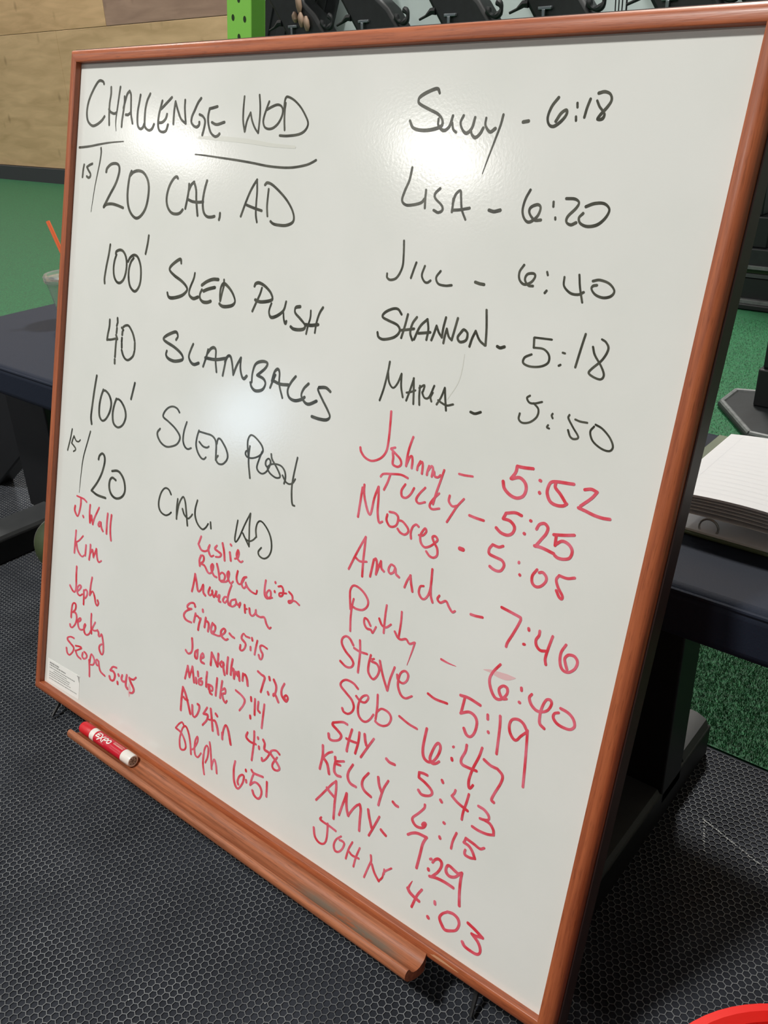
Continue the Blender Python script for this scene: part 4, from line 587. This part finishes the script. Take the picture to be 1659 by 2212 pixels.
# lettering wrapped on the barrel; local x along the pen, arc length down = s
PHI0 = R(90+44)      # direction towards the photographer: up (-v) and out (-y)
def wrap(x, s, d):
    a = PHI0+s/RM
    return (x, math.cos(a)*(RM+d), math.sin(a)*(RM+d))
def fine(p, step=.0005):
    out = [p[0]]
    for a, b in zip(p, p[1:]):
        n = max(1, int(math.hypot(b[0]-a[0], b[1]-a[1])/step))
        out += [tuple(a[q]+(b[q]-a[q])*k/n for q in range(3)) for k in range(1, n+1)]
    return out
def word(strokes, x0, s0, sx, sy, wd, m, slant=.25):
    bm = bmesh.new()
    for st_ in strokes:
        ribbon(bm, fine([(x0+(px-slant*(py-1))*sx, s0+py*sy, wd) for px, py in st_]), .00028, mapf=wrap)
    me = bpy.data.meshes.new('lettering'); bm.to_mesh(me); bm.free(); return link('lettering', me, m, lab)
EXPO = [[(.8, .1), (.05, .15)], [(.05, .15), (0, 1)], [(0, .58), (.65, .52)], [(0, 1), (.8, .9)],
        [(1.0, .25), (1.75, 1.25)], [(1.8, .2), (.75, 1.45)],
        [(2.15, .3), (2.05, 1.35)], [(2.15, .3), (2.6, .2), (2.8, .45), (2.55, .75), (2.1, .8)],
        [(3.3, .2), (3.0, .45), (3.0, .85), (3.3, 1.0), (3.65, .8), (3.7, .4), (3.3, .2)]]
word(EXPO, .0405, -.0066, .0080, .0074, .0017, M['m_white'], .22)
word([[(i*.55, 0), (i*.55+.35, .05), (i*.55+.1, .6), (i*.55+.4, .6)] for i in range(8)], .0490, .0048, .0030, .0016, .00035, M['m_pink'], 0)
word([[(0, 0), (4.4, 0)], [(4.4, 0), (4.4, 1)], [(4.4, 1), (0, 1)], [(0, 1), (0, 0)]]+[[(.3+i*.45, .25), (.3+i*.45, .75), (.6+i*.45, .75)] for i in range(9)], .0765, -.0075, .0046, .0040, .00045, mat('marker_box_print', (236, 206, 190), .4), 0)
word([[(i*.5, j), (i*.5+.3, j+.3)] for i in range(13) for j in (0, 1.2)], .0760, .0002, .0034, .0024, .0004, M['m_pink'], 0)

# ------------------------------------------------------------------ padded bench behind the board
bench = empty('padded_bench', (-.95, .9, 0), label='long low black vinyl padded bench standing behind the whiteboard', cat='bench')
def rel(e, bmf): 
    for v in bmf.verts: v.co -= e.location
    return bmf
obj('pad', rel(bench, BX(-1.83, -.065, .715, 1.112, .392, .45)), M['vinyl'], bench, bevel=.012)
bm = bmesh.new(); P_ = [(-1.825, .717), (-.09, .717), (-.09, 1.11), (-1.825, 1.11)]
for i in range(4):
    a, b = P_[i], P_[(i+1) % 4]; tube(bm, [(*a, .4455), (*b, .4455)], .0024, 8)
obj('seam_piping', rel(bench, bm), M['vinyl'], bench)
obj('rail', rel(bench, BX(-1.75, -.16, .86, .94, .36, .392)), M['black'], bench, bevel=.003)
for x0, x1 in ((-1.79, -1.638), (-.43, -.280)):
    bm = bmesh.new(); prism(bm, [(x0, .03), (x1, .03), (x1, .335), (x1+.028, .36), (x1+.028, .392), (x0-.028, .392), (x0-.028, .36), (x0, .335)], .862, .925); 
    lg = obj('leg', rel(bench, bm), M['black'], bench, bevel=.003)
    obj('foot_bar', rel(bench, BX(x1-.088, x1, .655, 1.03, 0, .052)), M['black'], bench, bevel=.004)
    bm = bmesh.new(); prism(bm, [(x1-.086, .052), (x1-.002, .052), (x1-.006, .064), (x1-.02, .070), (x1-.068, .070), (x1-.082, .064)], .935, 1.022)
    obj('rubber_foot_pad', rel(bench, bm), M['rubber_grey'], bench)
    bm = bmesh.new(); prism(bm, [(x1-.086, .0521), (x1-.002, .0521), (x1-.006, .0585), (x1-.082, .0585)], .66, .86)
    obj('rubber_foot_pad', rel(bench, bm), M['rubber_grey'], bench)
# ball by the foot
bl_ = empty('medicine_ball', (-1.50, .775, .0612), label='small olive green ball with a grey band on the mat by the bench leg', cat='ball')
bm = bmesh.new(); lathe(bm, [(.060*math.sin(R(a)), -.060*math.cos(R(a))) for a in range(0, 181, 12)], 32); obj('shell', bm, M['ball'], bl_)
bm = bmesh.new(); lathe(bm, [(.0595, -.009), (.0608, -.008), (.0612, 0), (.0608, .008), (.0595, .009)], 40); bd = obj('band', bm, M['ball_band'], bl_); bd.rotation_euler = (R(80), R(20), R(40))
# black wedge beyond the bench end
bm = bmesh.new(); prism(bm, [(-1.80, .163), (-2.018, 0), (-2.30, 0), (-2.30, .33), (-1.80, .33)], .90, .945)
tag(obj('foam_block', bm, M['black'], bevel=.004), 'black foam block with an undercut edge at the far left end of the bench', 'block')

# ------------------------------------------------------------------ plastic cup with straw
cup = empty('plastic_cup', (-1.655, .985, .4505), label='clear plastic cup with a flat lid on the left end of the bench', cat='cup')
mg = bpy.data.materials.new('clear_plastic'); mg.use_nodes = True; g = mg.node_tree.nodes['Principled BSDF']
g.inputs['Transmission Weight'].default_value = .88; g.inputs['Roughness'].default_value = .16; g.inputs['IOR'].default_value = 1.12; g.inputs['Base Color'].default_value = (.95, .97, .96, 1)
bm = bmesh.new(); lathe(bm, [(0, .001), (.029, .001), (.031, .004), (.0445, .080), (.046, .082), (.0455, .084), (.0435, .082), (.030, .0055), (0, .0045)]); obj('cup_body', bm, mg, cup)
bm = bmesh.new(); lathe(bm, [(0, 0.0870), (.036, 0.0870), (.040, 0.0930), (.046, 0.0940), (.0492, 0.0900), (.0492, 0.0820), (.0472, 0.0780), (.0472, 0.0815), (.046, 0.0855), (0, 0.0845)]); obj('lid', bm, mg, cup)
bm = bmesh.new(); lathe(bm, [(0, .006), (.0295, .006), (.0325, .03), (0, .031)]); obj('drink_dregs', bm, mat('red_brown_drink', (110, 60, 46), .2), cup)
straw = tag(obj('drinking_straw', (lambda b_: (tube(b_, [(-1.618, .982, .462), (-1.648, .985, .560), (-1.690, .985, .642)], .0042, 12, False), b_)[1])(bmesh.new()), M['orange']), 'orange drinking straw standing in the clear plastic cup', 'straw')

# ------------------------------------------------------------------ ring binder on the right end of the bench
bd = empty('ring_binder', (-.2, .93, .4505), label='open olive ring binder with white ruled pages lying on the bench', cat='binder')
YB0, YB1 = .824, 1.020; XA, XM, XB = -.352, -.115, .0
bm = bmesh.new(); box(bm, XA, XB, YB0-.004, YB1+.08, .4505, .4535); obj('cover', rel(bd, bm), M['olive'], bd, bevel=.001)
# inner sheet block
bm = bmesh.new(); box(bm, XA+.02, XB-.005, YB0, YB1, .4537, .4560); obj('lower_pages', rel(bd, bm), M['paper'], bd)
def arch(x, h):   # page bow: high on the left over the rings, falling to the right
    t = (x-XA)/(XM-XA+.10)
    return .4565+h*(math.sin(math.pi*min(max(t*.62+.28, 0), 1))**1.3)
for li, h in enumerate((.018, .0235, .0275, .031, .0345, .0395)):
    bm = bmesh.new(); top = []; bot = []; n = 26; th = .0005 if li < 5 else .0026; dy = .0015*li
    for i in range(n+1):
        x = XA+.040+.0012*(5-li)+(XM+.10-XA-.040)*i/n; z = arch(x, h)
        top.append((x, z)); bot.append((x, z-th))
    T0 = [bm.verts.new((x, YB0+.002*(5-li)*0+dy*.3, z)) for x, z in top]; T1 = [bm.verts.new((x, YB1-dy*.3, z)) for x, z in top]
    B0 = [bm.verts.new((x, YB0+dy*.3, z)) for x, z in bot]; B1 = [bm.verts.new((x, YB1-dy*.3, z)) for x, z in bot]
    for i in range(n):
        bm.faces.new((T0[i], T0[i+1], T1[i+1], T1[i])); bm.faces.new((B0[i], B1[i], B1[i+1], B0[i+1]))
        bm.faces.new((T0[i], B0[i], B0[i+1], T0[i+1])); bm.faces.new((T1[i], T1[i+1], B1[i+1], B1[i]))
    bm.faces.new((T0[0], T1[0], B1[0], B0[0])); bm.faces.new((T0[n], B0[n], B1[n], T1[n]))
    pg = obj('page', rel(bd, bm), M['paper'], bd)
bm = bmesh.new()
for i in range(16):
    y = YB0+.016+i*.0110
    for k in range(20):
        xa = XA+.045+k*.0135; xb = xa+.0135
        bm.faces.new([bm.verts.new(p) for p in ((xa, y, arch(xa, .0395)+.0001), (xb, y, arch(xb, .0395)+.0001), (xb, y+.0002, arch(xb, .0395)+.0001), (xa, y+.0002, arch(xa, .0395)+.0001))])
for k in range(18):
    x = XA+.056; ya = YB0+.002+k*.0105; bm.faces.new([bm.verts.new(p) for p in ((x, ya, arch(x, .0395)+.00012), (x+.0004, ya, arch(x, .0395)+.00012), (x+.0004, ya+.0105, arch(x, .0395)+.00012), (x, ya+.0105, arch(x, .0395)+.00012))])
obj('ruled_lines', rel(bd, bm), M['paper_line'], bd, smooth=False)
for y in (.829, .90, .99):
    bm = bmesh.new(); tube(bm, [(-.262+.010*math.cos(R(a)), y, .4600+.010*math.sin(R(a))) for a in range(-30, 211, 20)], .0013, 8); obj('ring', rel(bd, bm), M['steel'], bd)

# ------------------------------------------------------------------ red bucket in the foreground corner
bk = empty('red_bucket', (.018, .402, 0), label='glossy red plastic bucket whose rim shows in the lower right corner', cat='bucket')
bm = bmesh.new(); lathe(bm, [(0, .001), (.085, .001), (.09, .006), (.122, .236), (.130, .238), (.133, .243), (.131, .249), (.124, .251), (.118, .247), (.116, .238), (.086, .01), (0, .008)], 72); obj('bucket_body', bm, M['red_plastic'], bk)
bm = bmesh.new(); tube(bm, [(.1235*math.cos(R(a)), .02+.1235*math.sin(R(a))*.2-.0, .225-.10*math.sin(R(a))) for a in range(0, 181, 10)], .0025, 8); hd = obj('handle', bm, M['steel'], bk); hd.rotation_euler = (0, 0, R(-120))

# ------------------------------------------------------------------ background: green upright, pale panel, black machines
gp = empty('rack_upright', (-2.40, 2.2, 0), label='lime green perforated steel upright standing behind the whiteboard', cat='rack post')
bm = bmesh.new(); box(bm, -.057, .057, -.012, .05, -.002, 2.6); obj('post', bm, M['green_paint'], gp, bevel=.003)
hm = None
for i in range(14, 40):
    z = .05+i*.0525
    for dx in ((-.027, .027) if i % 2 else (0,)):
        if hm is None:
            bm = bmesh.new(); n = 12; ra = [bm.verts.new((.0065*math.cos(2*math.pi*k/n), -.0125, .0095*math.sin(2*math.pi*k/n))) for k in range(n)]; rb_ = [bm.verts.new((v.co.x*.8, -.0119, v.co.z*.8)) for v in ra]
            for k in range(n): bm.faces.new((ra[k], ra[(k+1) % n], rb_[(k+1) % n], rb_[k]))
            bm.faces.new(rb_); h_ = obj('hole', bm, M['green_dark'], gp, smooth=False); hm = h_.data
        else: h_ = link('hole', hm, None, gp)
        h_.location = (dx, -.0005, z)
gp.rotation_euler = (0, R(7.9), 0)
gp.location = (-2.53, 2.2, .008)

bm = bmesh.new(); prism(bm, [(-5.10, 0), (1.5, 0), (1.5, 2.7), (-3.94, 2.7)], 4.40, 4.43)
tag(obj('pale_panel', bm, M['white_panel'], bevel=.004), 'large pale grey panel standing before the plywood wall behind the black machines', 'panel')

nth = ['nearest the green upright', 'second from the green upright', 'third from the green upright', 'fourth from the green upright', 'fifth from the green upright', 'farthest from the green upright']
def machine(x, label, wide=.40, first=False):
    e = empty('exercise_machine', (x, 4.10, 0), label=label, cat='exercise machine', group='black machines in a row along the pale panel')
    bm = bmesh.new(); prism(bm, [(-.27, 1.46), (.05, 1.46), (.15, 1.22), (.23, 1.16), (.30, 1.07), (.60, .62), (.34, .58), (0, 1.07), (-.09, 1.20), (-.20, 1.34)], -.06, .06)
    obj('body', bm, M['black_worn'], e, bevel=.02)
    bm = bmesh.new(); box(bm, .36, .50, -.05, .05, .04, .66); obj('column', bm, M['black'], e, bevel=.006)
    bm = bmesh.new(); box(bm, .24, .50, -.15, .15, 0, .045); obj('base', bm, M['black'], e, bevel=.01)
    bm = bmesh.new(); pts = [(.318+.036*math.cos(R(a)), -.05, 1.118+.030*math.sin(R(a))) for a in range(-200, 75, 18)]
    tube(bm, pts, [.013+.004*math.sin(k) for k in range(len(pts))], 8); obj('hook', bm, M['black_worn'], e)
    bm = bmesh.new(); box(bm, .035, .105, -.075, -.058, 1.098, 1.112); box(bm, .058, .074, -.08, -.058, 1.04, 1.10); obj('bolt', bm, M['bolt'], e, bevel=.003)
    bm = bmesh.new(); tube(bm, [(-.125, -.06, 1.095), (-.085, -.06, 1.108), (-.055, -.055, 1.128), (-.03, -.05, 1.128)], [.006, .007, .016, .018], 8); obj('lever', bm, M['black'], e)
    return e
def copy_tree(o, parent=None):
    c = o.copy(); COL.objects.link(c); c.parent = parent
    for ch in [q for q in bpy.data.objects if q.parent == o]: copy_tree(ch, c)
    return c
m0 = machine(-4.03, 'black slanted exercise machine with a hook, '+nth[0])
for i, x in enumerate((-3.51, -2.95, -2.42, -1.83, -1.46)):
    c = copy_tree(m0); c.location.x = x; c['label'] = 'black slanted exercise machine with a hook, '+nth[i+1]
# dark garments / resistance bands hanging left of the first machine
hb = empty('hanging_bands', (-4.20, 4.28, 0), label='black resistance bands hanging in strips left of the first machine', cat='bands')
for i in range(8):
    x = -.285+i*.072
    bm = bmesh.new(); prism(bm, [(x-.245, .5), (x-.168, .5), (x+.077+.27, 1.7), (x+.27, 1.7)], -.02+.012*(i % 2), .005+.012*(i % 2)); obj('band', bm, M['black_worn'], hb, bevel=.004)
bm = bmesh.new(); box(bm, -.25, .60, -.03, .03, 1.70, 1.74); obj('bar', bm, M['black'], hb)
bm = bmesh.new(); box(bm, -.24, -.20, .03, .06, 0, 1.74); box(bm, .50, .54, .03, .06, 0, 1.74); obj('stand_leg', bm, M['black'], hb)
for x, z, l in ((.13, 1.215, .09), (.095, 1.15, .05), (.14, 1.135, .07), (.18, 1.115, .07)):
    bm = bmesh.new(); tube(bm, [(x, -.074, z+l/2), (x+.004, -.078, z+l*.2), (x+.008, -.078, z-l*.2), (x+.005, -.074, z-l/2)], [.008, .017, .017, .009], 10); tag(obj('tan_grip', bm, M['tan'], m0), label='tan grip')
bm = bmesh.new()
for dx in (0, .025, .05): tube(bm, [(-2.025+dx, 4.05, 1.75), (-2.02+dx*.8, 4.05, 1.4), (-2.01+dx*.6, 4.05, 1.02)], .0028, 6)
box(bm, -2.02, -1.90, 4.04, 4.06, 1.75, 1.77); tube(bm, [(-1.96, 4.05, 0), (-1.96, 4.05, 1.76)], .004, 6)
tag(obj('cable_stand', bm, M['black']), 'thin black cables hanging between the fourth and fifth black machines', 'cables')

# weight machine seen right of the board
wm = empty('weight_machine', (-.6, 3.6, 0), label='big black weight machine on the turf right of the whiteboard', cat='exercise machine')
def wb_(name, x0, x1, y0, y1, z0, z1, m, bv=.005): return obj(name, rel(wm, BX(x0, x1, y0, y1, z0, z1)), m, wm, bevel=bv)
wb_('base_plate', -1.5, .2, 3.52, 3.95, 0, .022, M['black'])
wb_('trim_strip', -1.5, .2, 3.53, 3.56, .022, .036, M['grey_worn'], .001)
wb_('base_beam', -1.45, .15, 3.56, 3.9, .022, .115, M['black'])
wb_('deck_rib', -1.45, .15, 3.55, 3.60, .118, .132, M['rubber_grey'], .001)
wb_('deck', -1.42, .12, 3.56, 3.85, .132, .150, M['green_dark'])
wb_('deck_edge', -1.42, .12, 3.545, 3.56, .150, .163, M['grey_worn'], .001)
wb_('weight_block', -1.35, -.86, 3.56, 3.82, .150, .225, M['black_worn'])
wb_('weight_block', -1.30, -1.075, 3.58, 3.80, .225, .34, M['black'])
wb_('column', -1.26, -1.115, 3.60, 3.76, .34, 2.0, M['black'])
wb_('column', -.62, -.50, 3.60, 3.76, .150, 2.0, M['black'])
# steel foot with post, nearer
sf = empty('steel_post', (-.64, 2.36, 0), label='black steel post on a flat worn foot plate standing on the turf', cat='post')
FP = [(-.792, 2.417), (-.792, 2.535), (-.66, 2.58), (-.40, 2.58), (-.33, 2.35), (-.42, 2.205), (-.640, 2.215)]
bm = bmesh.new(); prism(bm, FP, 0, .018, 'z'); obj('foot_plate', rel(sf, bm), M['black_worn'], sf, bevel=.006)
bm = bmesh.new(); n = len(FP)
for i in range(n):
    a, b = Vector(FP[i]), Vector(FP[(i+1) % n]); c = Vector((-.56, 2.40))
    tube(bm, [(*(a.lerp(c, .05)), .018), (*(b.lerp(c, .05)), .018)], .0075, 8)
obj('plate_rim', rel(sf, bm), M['grey_worn'], sf)
bm = bmesh.new(); box(bm, -.70, -.59, 2.43, 2.53, .018, .125); obj('collar', rel(sf, bm), M['black'], sf, bevel=.005)
bm = bmesh.new(); box(bm, -.692, -.612, 2.44, 2.52, .125, 2.2); obj('post', rel(sf, bm), M['black'], sf, bevel=.005)
